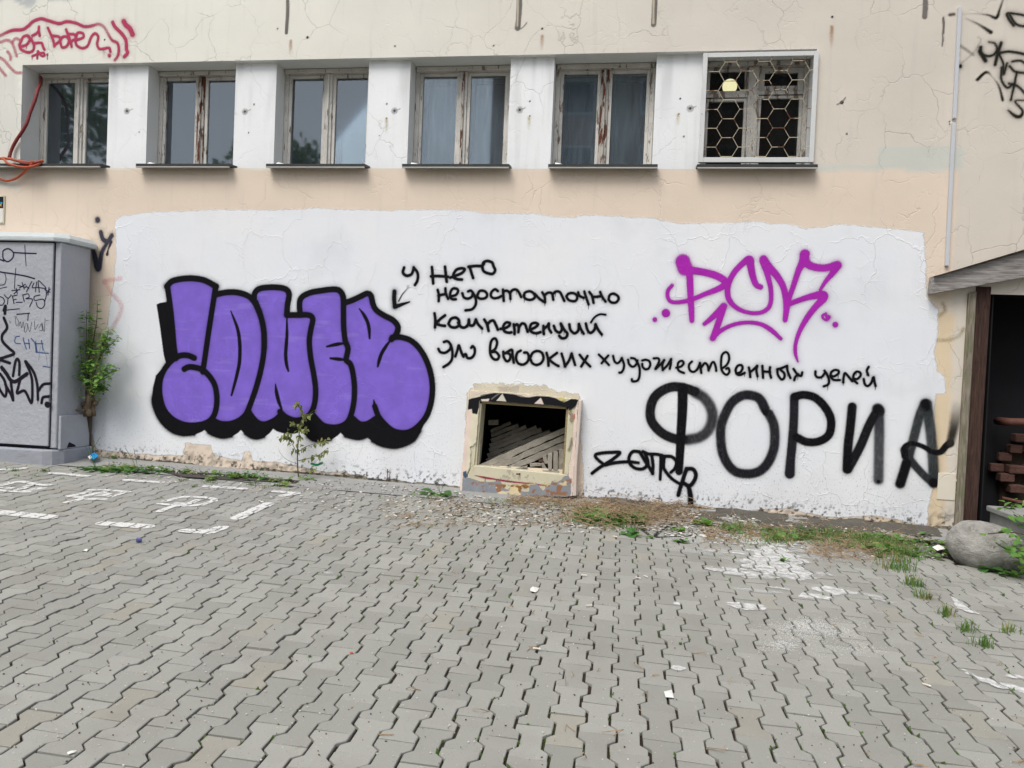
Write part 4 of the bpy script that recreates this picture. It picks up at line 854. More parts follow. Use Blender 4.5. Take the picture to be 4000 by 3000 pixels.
tagpaint('fourth and longest line of the black handwritten sentence running above the huge letters',
    [(T1, s3, "775,1180 820,1170 860,1210 885,1300 880,1400 840,1460 770,1505 | 705,1270 730,1310 790,1320 850,1280 865,1240 | 925,1365 950,1290 970,1225 1000,1310 1030,1370 | 1030,1350 1060,1340 1080,1385 1130,1385 1170,1340 1175,1270 1150,1235 1130,1255 | 1380,1310 1440,1270 1465,1190 1440,1135 1395,1160 1375,1240 1380,1340 1420,1400 1470,1405 1490,1360 1450,1310 1400,1310", 34, BLACK, K1),
     (T2, s3, "20,975 25,1040 60,1095 100,1080 110,1020 70,990 25,1000 | 60,985 130,950 140,1020 155,1115 | 245,960 200,990 185,1060 215,1125 280,1140 335,1100 350,1040 330,990 290,985 | 365,1060 400,990 460,965 520,990 540,1060 510,1120 450,1145 395,1120 368,1060 | 580,990 600,1070 605,1155 | 715,990 650,1040 620,1075 680,1130 735,1160 | 775,1000 800,1080 820,1165 | 820,1165 870,1090 905,1000 | 905,1000 930,1080 950,1145 | 1010,1015 1070,1090 1145,1165 | 1110,1030 1070,1100 1030,1165", 34, BLACK, K1),
     (T3, s4, "145,165 210,230 290,315 | 280,180 230,235 185,290 | 350,185 370,260 410,290 450,260 475,215 | 475,215 505,300 500,370 470,420 440,425 | 565,240 580,300 630,340 680,310 700,250 | 610,215 660,225 700,280 730,360 730,470 700,540 630,550 620,520 | 770,250 820,240 870,260 885,310 860,365 810,375 775,340 770,300 | 935,220 1000,220 1010,270 960,370 | 965,370 1040,300 1085,245 | 1085,245 1060,310 1065,390 | 1065,385 1130,320 1185,230 | 1185,230 1180,300 1165,370 | 1260,355 1330,335 1365,290 1340,255 1290,280 1280,350 1300,400 1370,430 | 1485,265 1445,310 1450,380 1500,415 1560,380 1600,290 | 1600,285 1610,360 1620,430 | 1620,350 1670,290 1710,320 1725,395 | 1735,370 1770,290 1800,275 1825,330 1835,400 | 1910,370 1980,320 2020,240 2010,160 1970,130 1920,170 1905,260 1910,370 1940,430 1990,455 2025,410 2010,360 1980,370", 34, BLACK, K1),
     (T4, s4, "60,290 120,270 150,210 130,170 80,180 50,240 70,300 120,310 180,280 | 240,205 255,270 260,340 | 260,270 310,230 360,180 | 360,180 350,250 365,330 | 435,180 440,260 445,350 | 545,200 540,270 560,350 | 450,260 500,265 545,265 | 650,230 660,310 710,375 750,350 750,290 700,240 | 650,230 720,210 790,180 | 790,185 800,260 840,355 | 885,225 930,290 990,325 1010,275 | 950,300 910,340 895,385 | 1200,260 1200,310 1230,345 1290,340 1330,290 | 1330,250 1370,310 1395,390 1380,450 1320,475 | 1415,320 1470,330 1530,290 1530,250 1480,240 1430,270 1420,330 1460,380 1550,385 | 1600,420 1605,350 1625,285 1680,340 1730,400 | 1745,360 1800,370 1850,320 1840,275 1790,265 1750,310 1750,380 1800,430 | 1895,370 1910,440 1950,470 2000,430 2030,350 | 2040,345 2050,410 2065,470 | 1965,195 1940,250 1960,315", 36, BLACK, K2)], y=-.0036)
tagpaint('black spray-painted arrow pointing down at the purple piece', [(T1, s3, "135,525 130,620 140,720", 56, BLACK, dict(soft=.008, halo=.4)), (T1, s3, "140,725 240,690 330,660", [50, 36, 16], BLACK, K1), (T1, s3, "190,650 240,560 310,480", 15, (.06, .045, .04), dict(alpha=[1, .9, .3], soft=.004)), (T1, s3, "312,460 314,464", 40, (.35, .32, .30), dict(alpha=.35, soft=.008))], y=-.0036)

OP, SP_ = (2500, 950), 2.602; PINK = (.37, .022, .38)
KP = dict(soft=.007, halo=.28)
tagpaint('magenta sprayed tag with underline swoosh and dots',
    [(OP, SP_, "435,185 455,250", 150, PINK, dict(soft=.016, halo=.35)), (OP, SP_, "500,270 508,400 515,560 522,680 527,785", [66, 70, 62, 60, 50], PINK, KP),
     (OP, SP_, "450,270 600,285 750,320 850,372 862,420 780,470 650,520 560,560 480,585 380,600 310,590 280,540 285,480 325,430", [90, 75, 75, 75, 70, 60, 50, 48, 46, 42, 40, 40, 40, 38], PINK, KP),
     (OP, SP_, "1225,445 1180,420 1145,330 1125,230 1112,165 1050,200 970,280 915,370 890,460 900,560 960,640 1050,690 1150,710 1240,700 1310,650 1332,560 1325,440 1290,300 1255,180", [55, 60, 68, 78, 85, 66, 60, 60, 60, 58, 50, 44, 42, 44, 46, 46, 50, 60, 80], PINK, KP),
     (OP, SP_, "1255,160 1310,240 1390,330 1450,430 1480,540 1490,640 1475,780", [80, 80, 72, 66, 66, 66, 50], PINK, KP), (OP, SP_, "1500,610 1560,430 1610,280 1660,180 1675,110", [46, 56, 64, 88, 100], PINK, dict(soft=.010, halo=.3)),
     (OP, SP_, "1670,130 1700,205 1770,240 1880,250 2000,222", [80, 84, 80, 76, 84], PINK, dict(soft=.012, halo=.3)), (OP, SP_, "2005,225 1960,300 1885,390 1832,475", [90, 64, 44, 30], PINK, KP),
     (OP, SP_, "1510,620 1600,585 1720,545 1850,525 1862,562 1780,650 1690,770 1620,900 1582,1020 1580,1120 1605,1205", [52, 56, 66, 90, 84, 66, 58, 46, 38, 36, 14], PINK, KP),
     (OP, SP_, "655,820 740,750 850,640", [40, 58, 70], PINK, KP), (OP, SP_, "850,650 800,800 740,965", [64, 66, 60], PINK, KP), (OP, SP_, "740,965 820,890 940,830 1080,805 1220,820 1330,880 1430,970", [40, 44, 42, 40, 42, 48, 36], PINK, KP),
     (OP, SP_, "262,708 264,712", 84, PINK, KP), (OP, SP_, "150,775 151,778", 46, PINK, KP), (OP, SP_, "1890,735 1925,750 1900,780 1865,765 1855,735 1890,715", 26, PINK, KP), (OP, SP_, "1905,750 1910,755", 40, PINK, KP), (OP, SP_, "1984,825 1986,828", 58, PINK, KP)], y=-.0036, res=.005)

F1, SF1, F2, SF2 = (2280, 1460), 2.765, (3000, 1480), 1.5875; GB = (.014, .014, .018)
def worn(L):
    n = sstep(.50, .72, fbm(L.A * 60, L.B * 30, 3)) * .08; L.al = L.al * (1 - n)
KF = dict(soft=.009, halo=.20, wide=1.13)
tagpaint('huge black round first letter with a vertical bar, sprayed below the handwriting',
    [(F1, SF1, "1215,205 1300,260 1370,360 1390,480 1350,600 1260,680 1130,710", 100, (.026, .026, .032), dict(wide=1.13, soft=.022, halo=.3, alpha=[.92, .85, .86, .86, .86, .88, .9])), (F1, SF1, "1200,190 1080,150 960,140 850,180 760,260 720,380 730,500 800,600 900,670 1020,710 1080,712", 92, (.010, .010, .012), KF), (F1, SF1, "1070,150 1065,400 1050,650 1040,850 1030,1055", [96, 92, 86, 80, 72], BLACK, dict(wide=1.13, soft=.007, post=worn))], y=-.0042, res=.006, group='huge black sprayed letters')
tagpaint('huge black oval letter, second of the five huge letters', [(F1, SF1, "1960,380 1900,270 1800,230 1700,240 1600,310 1530,430 1485,560 1480,700 1500,850 1560,980 1650,1060 1780,1080 1900,1050 1990,960 2050,820 2065,680 2050,540 2000,430", 92, GB, dict(wide=1.13, soft=.013, halo=.25, alpha=[1, .97, .96, .95, .95, .93, .92, .93, .95, .96, .97, .97, .97, .95, .93, .9, .9, .95])), (F1, SF1, "1955,400 1960,420", 60, BLACK, dict(soft=.006, post=worn))], y=-.0038, res=.006, group='huge black sprayed letters')
tagpaint('huge black letter with a closed upper bowl, third of the five huge letters', [(F2, SF2, "163,112 160,250 150,400 140,500 135,588", [48, 48, 50, 50, 56], (.016, .016, .02), KF), (F2, SF2, "165,110 220,98 290,115 350,170 390,250 380,340 320,385 240,390 175,360", 46, BLACK, dict(wide=1.13, soft=.007, halo=.2, post=worn))], y=-.0040, res=.006, group='huge black sprayed letters')
tagpaint('huge black zigzag letter, fourth of the five huge letters', [(F2, SF2, "685,190 690,300 688,450 685,625", 56, (.038, .040, .046), dict(wide=1.13, soft=.016, halo=.3, alpha=[1, .88, .80, .82])), (F2, SF2, "495,560 540,480 580,400 630,280 682,190", 50, (.010, .010, .012), KF), (F2, SF2, "522,172 510,300 496,420 490,560", 50, BLACK, KF), (F2, SF2, "680,185 690,200", 70, BLACK, dict(soft=.01, alpha=.8)), (F2, SF2, "684,635 685,637", 20, BLACK, dict(soft=.004, post=worn))], y=-.0042, res=.006, group='huge black sprayed letters')
def fade(L): worn(L)
tagpaint('huge black last letter crossed by a wavy line near the wooden post', [(F2, SF2, "820,650 860,520 900,380 940,230 972,155", 52, (.024, .028, .030), dict(wide=1.13, soft=.012, halo=.3, alpha=[1, .98, .86, .88, 1])), (F2, SF2, "985,155 1005,300 1020,450 1030,640", 58, (.028, .034, .036), dict(wide=1.13, soft=.014, halo=.3, alpha=[1, .86, .84, .95])), (F2, SF2, "1022,645 960,590 890,510 845,440", 44, (.024, .027, .030), dict(wide=1.13, soft=.011, alpha=.93, halo=.2)),
    (F2, SF2, "820,650 845,570 860,520 | 975,150 980,175 | 1025,640 1028,648", 56, BLACK, dict(soft=.012)), (F2, SF2, "850,480 846,440 860,412 900,400 960,418 1020,452 1070,452 1105,415 1130,398", [44, 44, 36, 30, 30, 34, 38, 42, 48], BLACK, dict(soft=.006)), (F2, SF2, "1130,398 1148,320 1165,230 1185,130", [44, 52, 66, 80], (.03, .026, .02), dict(soft=.02, alpha=[1, .85, .38, .0], post=fade))], y=-.0044, res=.006, group='huge black sprayed letters')
tagpaint('small black scrawled tag overlapping the stem of the first huge letter', [(F1, SF1, "90,1075 160,1020 240,970 330,910 390,850 300,848 200,855 135,870 130,900 180,950 230,985 | 230,985 340,960 480,950 590,960 | 600,840 530,840 490,900 500,970 560,1020 640,1025 680,980 640,900 600,840 | 610,850 650,920 690,980 720,1030 745,1080 | 660,850 690,930 700,1000 | 735,880 748,980 745,1080 | 640,840 700,865 780,868 850,880 | 835,890 832,1020 825,1140 | 870,890 950,895 1000,950 985,1020 940,1065 | 870,900 862,1000 890,1060 950,1130 1040,1190", [36, 36, 36, 36, 36, 36, 36, 32], BLACK, dict(soft=.0035, halo=.12)),
    (F1, SF1, "1110,1025 1180,1030 1212,1090 1190,1160 1140,1210 1080,1180 | 1110,1030 1085,1100 1060,1180 1040,1240 1022,1310", 44, BLACK, dict(soft=.005, halo=.15)), (F1, SF1, "1130,1210 1150,1300 1152,1420 1100,1450", [44, 58, 60, 50], BLACK, dict(soft=.008, halo=.2))], y=-.0052, res=.005)

RO, RS = (0, 50), 2.309; RED = (.44, .045, .115)
KR = dict(soft=.006, halo=.22)
tagpaint('crimson scrawled tag with arched line above the leftmost windows',
    [(RO, RS, "-60,225 0,205 60,175 120,155 200,150 250,120 300,75 370,52 430,68 530,95 600,78 680,90 760,122 830,115 890,100 940,130 975,190 1010,245 1060,275 1070,340 1060,390 1035,425", [24] * 14 + [22] * 8, RED, dict(soft=.006, halo=.22, alpha=[.5, .6, .8, 1, 1, 1, 1, 1, 1, 1, 1, .9, .9, .8, .6, .5, .6, .8, .9, .9, .9, .7])),
     (RO, RS, "1015,85 1040,130 1100,190 1135,250 1140,330 1150,360 1120,395", 28, RED, KR), (RO, RS, "1115,75 1135,110 1170,140 1195,195", 40, RED, dict(soft=.012, halo=.35)),
     (RO, RS, "350,125 345,165 320,190 290,205 | 350,170 358,205 | 190,250 175,290 195,300 240,285 268,240 250,205 210,215 190,250 | 175,290 190,330 250,355 295,340 305,290 280,240 250,210 | 300,275 370,270 385,300 400,330 | 430,135 460,200 480,250 490,300 | 470,205 530,215 540,250 490,290 | 540,260 560,220 600,215 620,250 600,300 560,310 545,270 | 595,150 625,230 645,305 | 620,190 670,195 685,230 650,250 | 690,245 750,220 745,185 700,180 680,230 690,290 740,318 790,295 820,220 855,185 885,215 875,280 900,325 980,315 995,350", 21, RED, dict(soft=.004, halo=.15, drips=1)),
     (RO, RS, "985,384 986,386", 28, RED, KR), (RO, RS, "290,390 340,370 390,360 400,385 370,385 340,345 335,410 | 425,375 426,377", 18, RED, dict(soft=.004, drips=1)),
     (RO, RS, "-40,260 0,265 60,245 110,275 150,390 | 110,265 140,230 180,245 | 65,350 90,380 95,420 | -40,390 0,405 40,430 90,490 140,535 190,540 | -20,480 0,505 50,565", 24, (.50, .12, .18), dict(soft=.007, alpha=.55))], y=-.003, res=.006)
KO, KS = (3650, 0), 1.903; KBk = (.016, .015, .010); KK = dict(soft=.010, halo=.25)
tagpaint('black out-of-focus sprayed tag high on the wall right of the cable trunking',
    [(KO, KS, "115,108 145,104", 20, KBk, dict(soft=.012, alpha=.8)), (KO, KS, "190,105 300,100 400,110 460,130 485,70 515,-20", [10, 8, 12, 22, 16, 12], KBk, dict(soft=.009, alpha=[.15, .2, .7, 1, .8, .4])), (KO, KS, "230,135 330,180 420,238", [8, 12, 26], KBk, dict(soft=.010, alpha=[.15, .7, 1])),
     (KO, KS, "666,112 600,100 540,100 560,150 590,188 | 560,110 600,170 640,190 680,192", 18, KBk, KK), (KO, KS, "345,350 342,390 375,412 430,410 465,370 450,322 405,310", [26, 24, 20, 18, 16, 14, 10], KBk, KK), (KO, KS, "340,380 380,450", 30, KBk, KK), (KO, KS, "497,318 470,400 452,478", 24, KBk, KK), (KO, KS, "470,395 560,382 680,402", 20, KBk, KK),
     (KO, KS, "480,400 512,470 515,550 540,470 | 560,490 600,530 680,542 | 500,500 498,590 540,650 585,625 | 612,540 592,640 568,742 | 555,620 620,640 680,700 | 580,455 640,450 690,480", 17, KBk, KK), (KO, KS, "320,590 385,535 430,570 480,640 508,742", [22, 18, 8, 12, 18], KBk, dict(soft=.009, alpha=[1, 1, .25, .8, 1])),
     (KO, KS, "550,820 600,860 640,862 655,820 600,750 690,745", [12, 24, 26, 18, 12, 10], KBk, KK), (KO, KS, "192,490 194,492", 28, KBk, KK), (KO, KS, "190,335 290,405", 16, KBk, dict(soft=.014, alpha=.4)), (KO, KS, "195,475 290,390 345,300 325,275", 9, KBk, dict(soft=.01, alpha=.25))], y=-.003, res=.006)
tagpaint('dark grey sprayed check mark and dot between the cabinet and the white patch', [((0, 750), 2.212, "790,440 815,540 848,665 880,520 925,440", [26, 42, 46, 34, 26], (.045, .045, .065), dict(soft=.010, halo=.35, alpha=[.6, .95, 1, .95, .9])), ((0, 750), 2.212, "870,345 888,405 930,425 965,375", 34, (.05, .05, .07), dict(soft=.009, halo=.3)), ((0, 750), 2.212, "842,238 843,244", 42, (.05, .05, .07), dict(soft=.014, halo=.3)), ((0, 750), 2.212, "960,430 935,495 925,540", [22, 10, 22], (.04, .04, .06), dict(soft=.004))], y=-.0025, res=.006)
tagpaint('faint pink sprayed outline showing through beside the shrub', [((0, 750), 2.212, "900,775 960,870 1050,1000 960,1200 | 900,770 1040,745", 34, (.80, .38, .40), dict(soft=.014, alpha=.28))], y=-.0024, res=.01)
tagpaint('small green paint mark near the ground behind the sapling', [((1100, 1750), 1.843, "215,112 250,122 292,108", 14, (.01, .20, .08), dict(soft=.004)), ((1100, 1750), 1.843, "520,128 548,134", 8, (.05, .3, .15), dict(soft=.006, alpha=.4))], y=-.0026, res=.006)
tagpaint('olive blurred spray ring under the left end of the slanting board', [((3000, 850), 2.212, "1480,850 1530,800 1510,740 | 1470,1058 1560,1056 1650,1020 1690,960", 22, (.30, .25, .10), dict(soft=.02, alpha=.42))], y=-.0022, res=.008)

# ------------------------------------------------------------------ grey cabinet
CF = -.45
cz0 = gz(-5.6, -.4); xr = W(228, 1400, CF)[0]; xd = W(203, 1400, CF)[0]
cb = tag(empty('utility_cabinet', (-5.8, -.25, cz0)), 'thickly painted grey electrical cabinet covered in marker tags', 'cabinet')
ztop = W(205, 945, CF)[1]; zb = W(210, 1752, CF)[1]
MB().box(xr - 1.15, xr, CF, -.06, zb, ztop).build('body', M['cabinet'], cb, bevel=.012)
MB().box(xr - 1.12, xd, CF - .022, CF - .0005, zb + .02, ztop - .012).build('door', M['cabinet'], cb, bevel=.006)
MB().box(xd + .001, xd + .010, CF - .004, CF - .0008, zb + .01, ztop - .01).build('door_gap', M['gap'], cb)
MB().box(xr - 1.12, xd, CF - .004, CF - .0008, ztop - .0115, ztop - .001).build('door_gap', M['gap'], cb); MB().box(xr - 1.12, xd, CF - .004, CF - .0008, zb + .002, zb + .019).build('door_gap', M['gap'], cb)
l1 = [(xr - 1.2, -.50), (xr - .04, -.50), (xr + .045, -.40), (xr + .045, -.02), (xr - 1.2, -.02)]
MB().prism([(x, y, ztop + .001) for x, y in l1][::-1], [(x, y, ztop + .035) for x, y in l1][::-1]).build('lid_rim', M['cabinet_lid'], cb, bevel=.006)
MB().prism([(x, y, ztop + .0355) for x, y in l1][::-1], [(x - (.05 if x > xr - 1 else 0), y * .82 - .02, ztop + .088) for x, y in l1][::-1]).build('lid', M['cabinet_lid'], cb, bevel=.012)
MB().box(xr + .0005, xr + .030, CF + .02, -.05, zb - .01, W(300, 1615, -.1)[1]).build('side_panel', M['cabinet'], cb, bevel=.005)
p1 = [(xr - 1.2, CF - .05), (xr - .10, CF - .05), (xr - .02, CF - .02), (xr + .04, CF + .06), (xr + .06, -.03), (xr - 1.2, -.03)]
MB().prism([(x, y, cz0 - .15) for x, y in p1][::-1], [(x, y, zb - .012) for x, y in p1][::-1]).build('plinth', M['plinth'], cb, bevel=.018, seg=3)
MB().prism([(xr + .031, CF + .10, zb + .0), (xr + .031, CF + .22, zb + .0), (xr + .031, CF + .20, zb + .02), (xr + .031, CF + .13, zb + .05)], [(xr + .033, CF + .10, zb + .0), (xr + .033, CF + .22, zb + .0), (xr + .033, CF + .20, zb + .02), (xr + .033, CF + .13, zb + .05)]).build('rust_hole', M['gap'], cb)
yM = CF - .0235; MI = (.018, .014, .045); M1, M2, MS = (0, 900), (0, 1250), 2.379; KM = dict(soft=.002)
tagpaint('dark blue marker letters and plus signs at the top of the cabinet door', [(M1, MS, "-40,262 0,270 35,285 | 25,240 30,190 75,170 120,200 120,250 75,290 35,270 25,240 | 125,205 210,210 335,215 | -30,372 0,385 130,405 240,425 320,448", 11, MI, KM), (M1, MS, "230,135 235,230 242,330 | 147,350 138,450 135,540 | 45,400 55,450 40,500 -10,510 | -10,542 60,525", 6, MI, KM)], y=yM, res=.003, mat='marker')
tagpaint('dark blue marker word with asterisks on the cabinet door', [(M1, MS, "110,560 185,550 | 150,540 160,585 | 130,590 170,550 | 165,510 240,530 | 205,485 225,545 | 180,535 235,500 | 240,515 268,540 | 295,475 245,570 | 315,490 300,530 350,530 | 340,480 328,570 | 365,575 355,470 395,500 425,530 | 350,530 425,540 | 415,550 465,575 | 455,530 445,600 | 430,590 465,545 | 0,615 30,630 40,660 20,695 -10,690 | 40,600 75,630 105,600 | 75,630 68,685 | 115,610 130,680 | 115,610 160,600 | 125,645 150,640 | 150,668 205,668 | 210,600 225,660 | 210,600 260,590 270,620 240,635 300,640 275,710 | 370,600 320,615 325,650 400,640 415,690 385,725 350,710 335,670 | 425,530 430,600 415,660 | 60,740 180,728 | 155,780 275,770 | 262,775 258,835", 8, MI, dict(soft=.002, smooth=True))], y=yM, res=.003, mat='marker')
tagpaint('thin black pen scribble on the cabinet door', [(M1, MS, "140,800 150,880 175,860 150,800 | 175,890 190,850 200,905 215,850 225,915 | 235,870 255,870 245,940 225,935 235,880 | 255,870 275,940 295,850 | 320,840 325,920 355,870 | 360,910 385,870 390,930 365,925 | 395,930 390,860 410,940 418,820 | 90,840 95,860 | 425,840 450,835", 4, (.03, .03, .05), dict(soft=.0025, alpha=.8))], y=yM, res=.003, mat='marker')
tagpaint('faded blue marker word low on the cabinet door', [(M2, MS, "180,150 145,160 140,210 190,220 | 215,165 225,210 245,270 | 265,180 275,265 | 225,215 275,220 | 290,170 325,220 335,300 | 325,220 400,220 | 385,190 400,280 | 340,300 450,310 | 400,430 465,440 | 330,200 345,300", 8, (.02, .07, .22), dict(soft=.0025, alpha=.85)), (M2, MS, "400,260 430,340 440,420 | 375,230 360,370", 5, (.10, .2, .34), dict(soft=.003, alpha=.4))], y=yM, res=.003, mat='marker')
tagpaint('thick black dripping tag across the lower cabinet door', [(M2, MS, "35,-90 50,-130 45,-60 | 35,-20 65,70 20,140 25,200 80,260 130,310 60,340 -20,365 | 0,370 90,400", 25, (.014, .012, .018), dict(soft=.003, drips=1)), (M2, MS, "15,440 60,500 100,560 150,568 250,500", 32, (.014, .012, .018), dict(soft=.003, drips=2)), (M2, MS, "120,520 140,400 160,362 180,400 178,510 | 0,500 40,560 60,650 45,710 0,650 -30,580 | 60,620 100,690 122,742 100,580 | 190,540 170,620 160,680 230,660 290,770 300,650 290,520 235,385 | 240,385 310,480 345,600 352,740 | 355,660 400,600 470,590 | 385,770 400,720 455,710", 24, (.014, .012, .018), dict(soft=.003, drips=1)), (M2, MS, "438,785 446,788", 50, (.014, .012, .018), dict(soft=.003, drips=2))], y=yM - .0004, res=.003, mat='marker')

# ------------------------------------------------------------------ painted marks and spills on the pavers
def groundfn(dz=.0042): return lambda a, b: np.column_stack([a, b, CAM[2] + (-GH - GN[0] * (a - CAM[0]) - GN[1] * (b - CAM[1])) / GN[2] + dz + (fbm(a * 1.4 + 30, b * 1.4 + 50, 2) - .5) * .008])
def mat_spill():
    k = NT('spilled_white_paint'); a = k.n('ShaderNodeAttribute', attribute_name='Col'); al = a.outputs['Alpha']
    w_ = k.mapr(k.noise(26, 5, .7), .30, .60, .35, 1.); al = k.math('MULTIPLY', k.math('MULTIPLY', k.mapr(al, .1, .9), w_), .90, clamp=True)
    b = k.bsdf(k.mix(k.noise(14, 4), (.55, .55, .53), (.72, .72, .71)), .75, k.bump(k.noise(80, 3), .002)); tr = k.n('ShaderNodeBsdfTransparent')
    return k.done(k.n('ShaderNodeMixShader', {0: al, 1: tr.outputs[0], 2: b.outputs[0]}))
M['spill'] = mat_spill()
def ground_marks(label, strokes, w, dz=.0050, res=.010, cat='marking', group=None, polys=(), blobs=(), name='painted_marking', gaps=True, mat='line', raggd=0):
    pts = [G(*p) for st_ in strokes for p in st_] + [G(*p) for pl_ in polys for p in pl_] + [G(b[0], b[1]) + Vector((dx, dy, 0)) * 1.3 for b in blobs for dx, dy in ((b[2], b[3]), (-b[2], -b[3]))]
    a = np.array([(p.x, p.y) for p in pts]); L = Layer(a[:, 0].min() - .1, a[:, 0].max() + .1, a[:, 1].min() - .1, a[:, 1].max() + .1, res)
    for st_ in strokes: L.stroke([(G(*p).x, G(*p).y) for p in st_], w, BLACK if mat == 'spray' else (.7, .7, .68), .006, .8 if mat == 'spray' else 1., smooth=mat == 'spray')
    for pl_ in polys: L.poly([(G(*p).x, G(*p).y) for p in pl_], (.7, .7, .68), .006, raggd=raggd)
    for x, y, rx, ry, k in blobs:
        c = G(x, y); d = np.hypot((L.A - c.x) / rx, (L.B - c.y) / ry); n = fbm(L.A * 14 + x, L.B * 14, 5); L.field((.7, .7, .68), sstep(0, .25, (1 - d) + (n - .55) * 1.6) * k)
    if cat == 'paint spill': mat = 'spill'
    if gaps: L.al = L.al * sstep(.0, .006, joint_dist(L.A, L.B) + .001)
    return tag(link(name, L.mesh(name, groundfn(dz), keep=.05), M[mat]), label, cat, group)
def cr4(t): return [(x / 1.58, 1750 + y / 1.58) for x, y in t]
def cr3(t): return [(x / 2.38, 1550 + y / 2.38) for x, y in t]
gm = 'white painted parking marks'
ground_marks('short white dash on the pavers nearest the cabinet plinth', [cr4([(325, 157), (535, 175)])], .085, group=gm)
ground_marks('short white dash on the pavers below the dandelion clump', [cr4([(778, 200), (988, 214)])], .085, group=gm)
ground_marks('short white dash on the pavers left of the sapling', [cr4([(1278, 240), (1500, 254)])], .085, group=gm)
ground_marks('broken corner mark in white paint just right of the sapling foot', [cr4([(1700, 271), (1830, 281)]), cr4([(1742, 298), (1830, 283)])], .075, group=gm)
ground_marks('slanted white line on the pavers closest to the middle of the yard', [cr4([(1655, 348), (1463, 437)])], .10, group=gm)
ground_marks('white corner mark at the near end of the slanted line', [cr4([(1150, 512), (1290, 522)]), cr4([(1290, 520), (1368, 494)])], .10, group=gm)
ground_marks('white dash on the pavers left of the white corner mark', [cr4([(642, 468), (902, 487)])], .11, group=gm)
ground_marks('long white dash cut by the left edge of the picture', [cr4([(-80, 393), (300, 430)])], .12, group=gm)
ground_marks('white dash at the left edge under the cabinet', [cr4([(-90, 142), (60, 135)]), cr4([(60, 138), (150, 127)])], .07, group=gm)
ground_marks('white outlined stencil figure at the left edge of the yard', [cr3([(0, 828), (95, 808)]), cr3([(110, 798), (200, 792), (400, 825), (455, 825)]), cr3([(400, 848), (255, 875)]), cr3([(250, 885), (180, 888), (-40, 872)]), cr3([(15, 850), (95, 853)]), cr3([(145, 865), (200, 858), (275, 828)])], .062, group='white stencil figures on the pavers')
ground_marks('middle white outlined stencil figure with a loop inside', [cr4([(560, 262), (650, 262), (790, 275)]), cr4([(430, 300), (545, 275)]), cr4([(425, 300), (500, 308)]), cr4([(760, 280), (680, 305)]), cr4([(640, 320), (500, 318), (480, 325), (410, 340)]), cr4([(530, 297), (590, 284), (640, 276)]), cr4([(590, 297), (640, 296), (668, 286), (640, 281)])], .058, group='white stencil figures on the pavers')
ground_marks('rightmost white outlined stencil figure with a tick inside', [cr4([(1010, 335), (1110, 308)]), cr4([(1115, 305), (1260, 308), (1325, 318), (1320, 330), (1260, 350)]), cr4([(1240, 355), (1150, 362), (1070, 358), (990, 348)]), cr4([(1070, 362), (985, 395)]), cr4([(1090, 345), (1150, 350), (1185, 340), (1220, 325)])], .058, group='white stencil figures on the pavers')
def bl(l): return [(2600 + x / 1.58, 2100 + y / 1.58, rx, ry, k) for x, y, rx, ry, k in l]
ground_marks('large splash of spilled white paint over several pavers', [], .1, cat='paint spill', name='paint_spill', blobs=bl([(665, 150, .24, .34, 1.2), (700, 120, .18, .24, 1.2), (640, 190, .2, .15, 1.), (600, 20, .34, .17, .95), (720, 210, .2, .1, 1.), (780, 245, .16, .08, .8), (420, 95, .3, .06, .55), (410, 205, .18, .10, .85), (560, 240, .16, .08, .6), (470, 150, .2, .06, .5), (880, 90, .3, .08, .45), (950, 130, .25, .06, .4), (700, 315, .08, .04, .7), (820, 258, .06, .04, .8), (130, 20, .2, .12, .45), (180, 90, .3, .08, .35)]), res=.008)
ground_marks('thick white paint blot shaped like a leaf on the pavers', [], .1, cat='paint spill', name='paint_spill', blobs=bl([(1030, 335, .13, .08, 1.1), (950, 370, .16, .055, 1.1)]), res=.007)
ground_marks('smaller oval white paint blot left of the powder patch', [], .1, cat='paint spill', name='paint_spill', blobs=bl([(515, 425, .12, .07, 1.1), (560, 330, .2, .03, .45)]), res=.007)
ground_marks('faint round white stain near the row of grass tufts', [], .1, cat='paint spill', name='paint_spill', blobs=bl([(1300, 375, .10, .08, .6), (970, 230, .08, .06, .7)]), res=.007)
ground_marks('white paint smear on the pavers below the boulder', [], .1, cat='paint spill', name='paint_spill', polys=[[(3715, 2330), (3745, 2348), (3822, 2402), (3790, 2400), (3735, 2375)]], raggd=.05, res=.007)
ground_marks('long white drag mark at the right edge of the yard', [], .1, cat='paint spill', name='paint_spill', polys=[[(3760, 2620), (3830, 2650), (4000, 2690), (4060, 2715), (4000, 2710), (3900, 2690), (3830, 2665)], [(3890, 2640), (3980, 2640), (4040, 2660), (3960, 2655)]], raggd=.05, res=.007)
ground_marks('faint white smudge on a paver left of centre', [], .1, cat='paint spill', name='paint_spill', blobs=[(2648, 2612, .04, .03, .8), (1290, 2240, .05, .03, .5), (2648, 2360, .03, .03, .9), (2115, 2140, .05, .03, .6)], res=.006)
# chalky powder: separate grains
pg = MB(); rr = random.Random(9)
for x0, y0, rx, ry, n in ((930, 560, 270, 62, 2600), (720, 665, 120, 40, 700), (1210, 690, 170, 40, 350), (1000, 640, 260, 110, 420), (840, 530, 90, 30, 500)):
    for _ in range(n):
        p = G(2600 + (x0 + rr.gauss(0, .5) * rx) / 1.58, 2100 + (y0 + rr.gauss(0, .5) * ry) / 1.58); z = p.z + (.001 if joint_dist(p.x, p.y) > .003 else -.006); r_ = rr.uniform(.0010, .0036); an = rr.uniform(0, 6.3)
        pg.add([(p.x + r_ * math.cos(an + t), p.y + r_ * math.sin(an + t) * .8, z) for t in (0, 2.1, 4.2)] + [(p.x, p.y, z + r_ * .8)], [(0, 1, 3), (1, 2, 3), (2, 0, 3)])
M['powder'] = mat_simple('grey_white_powder', (.58, .58, .56), .95, .15, 40)
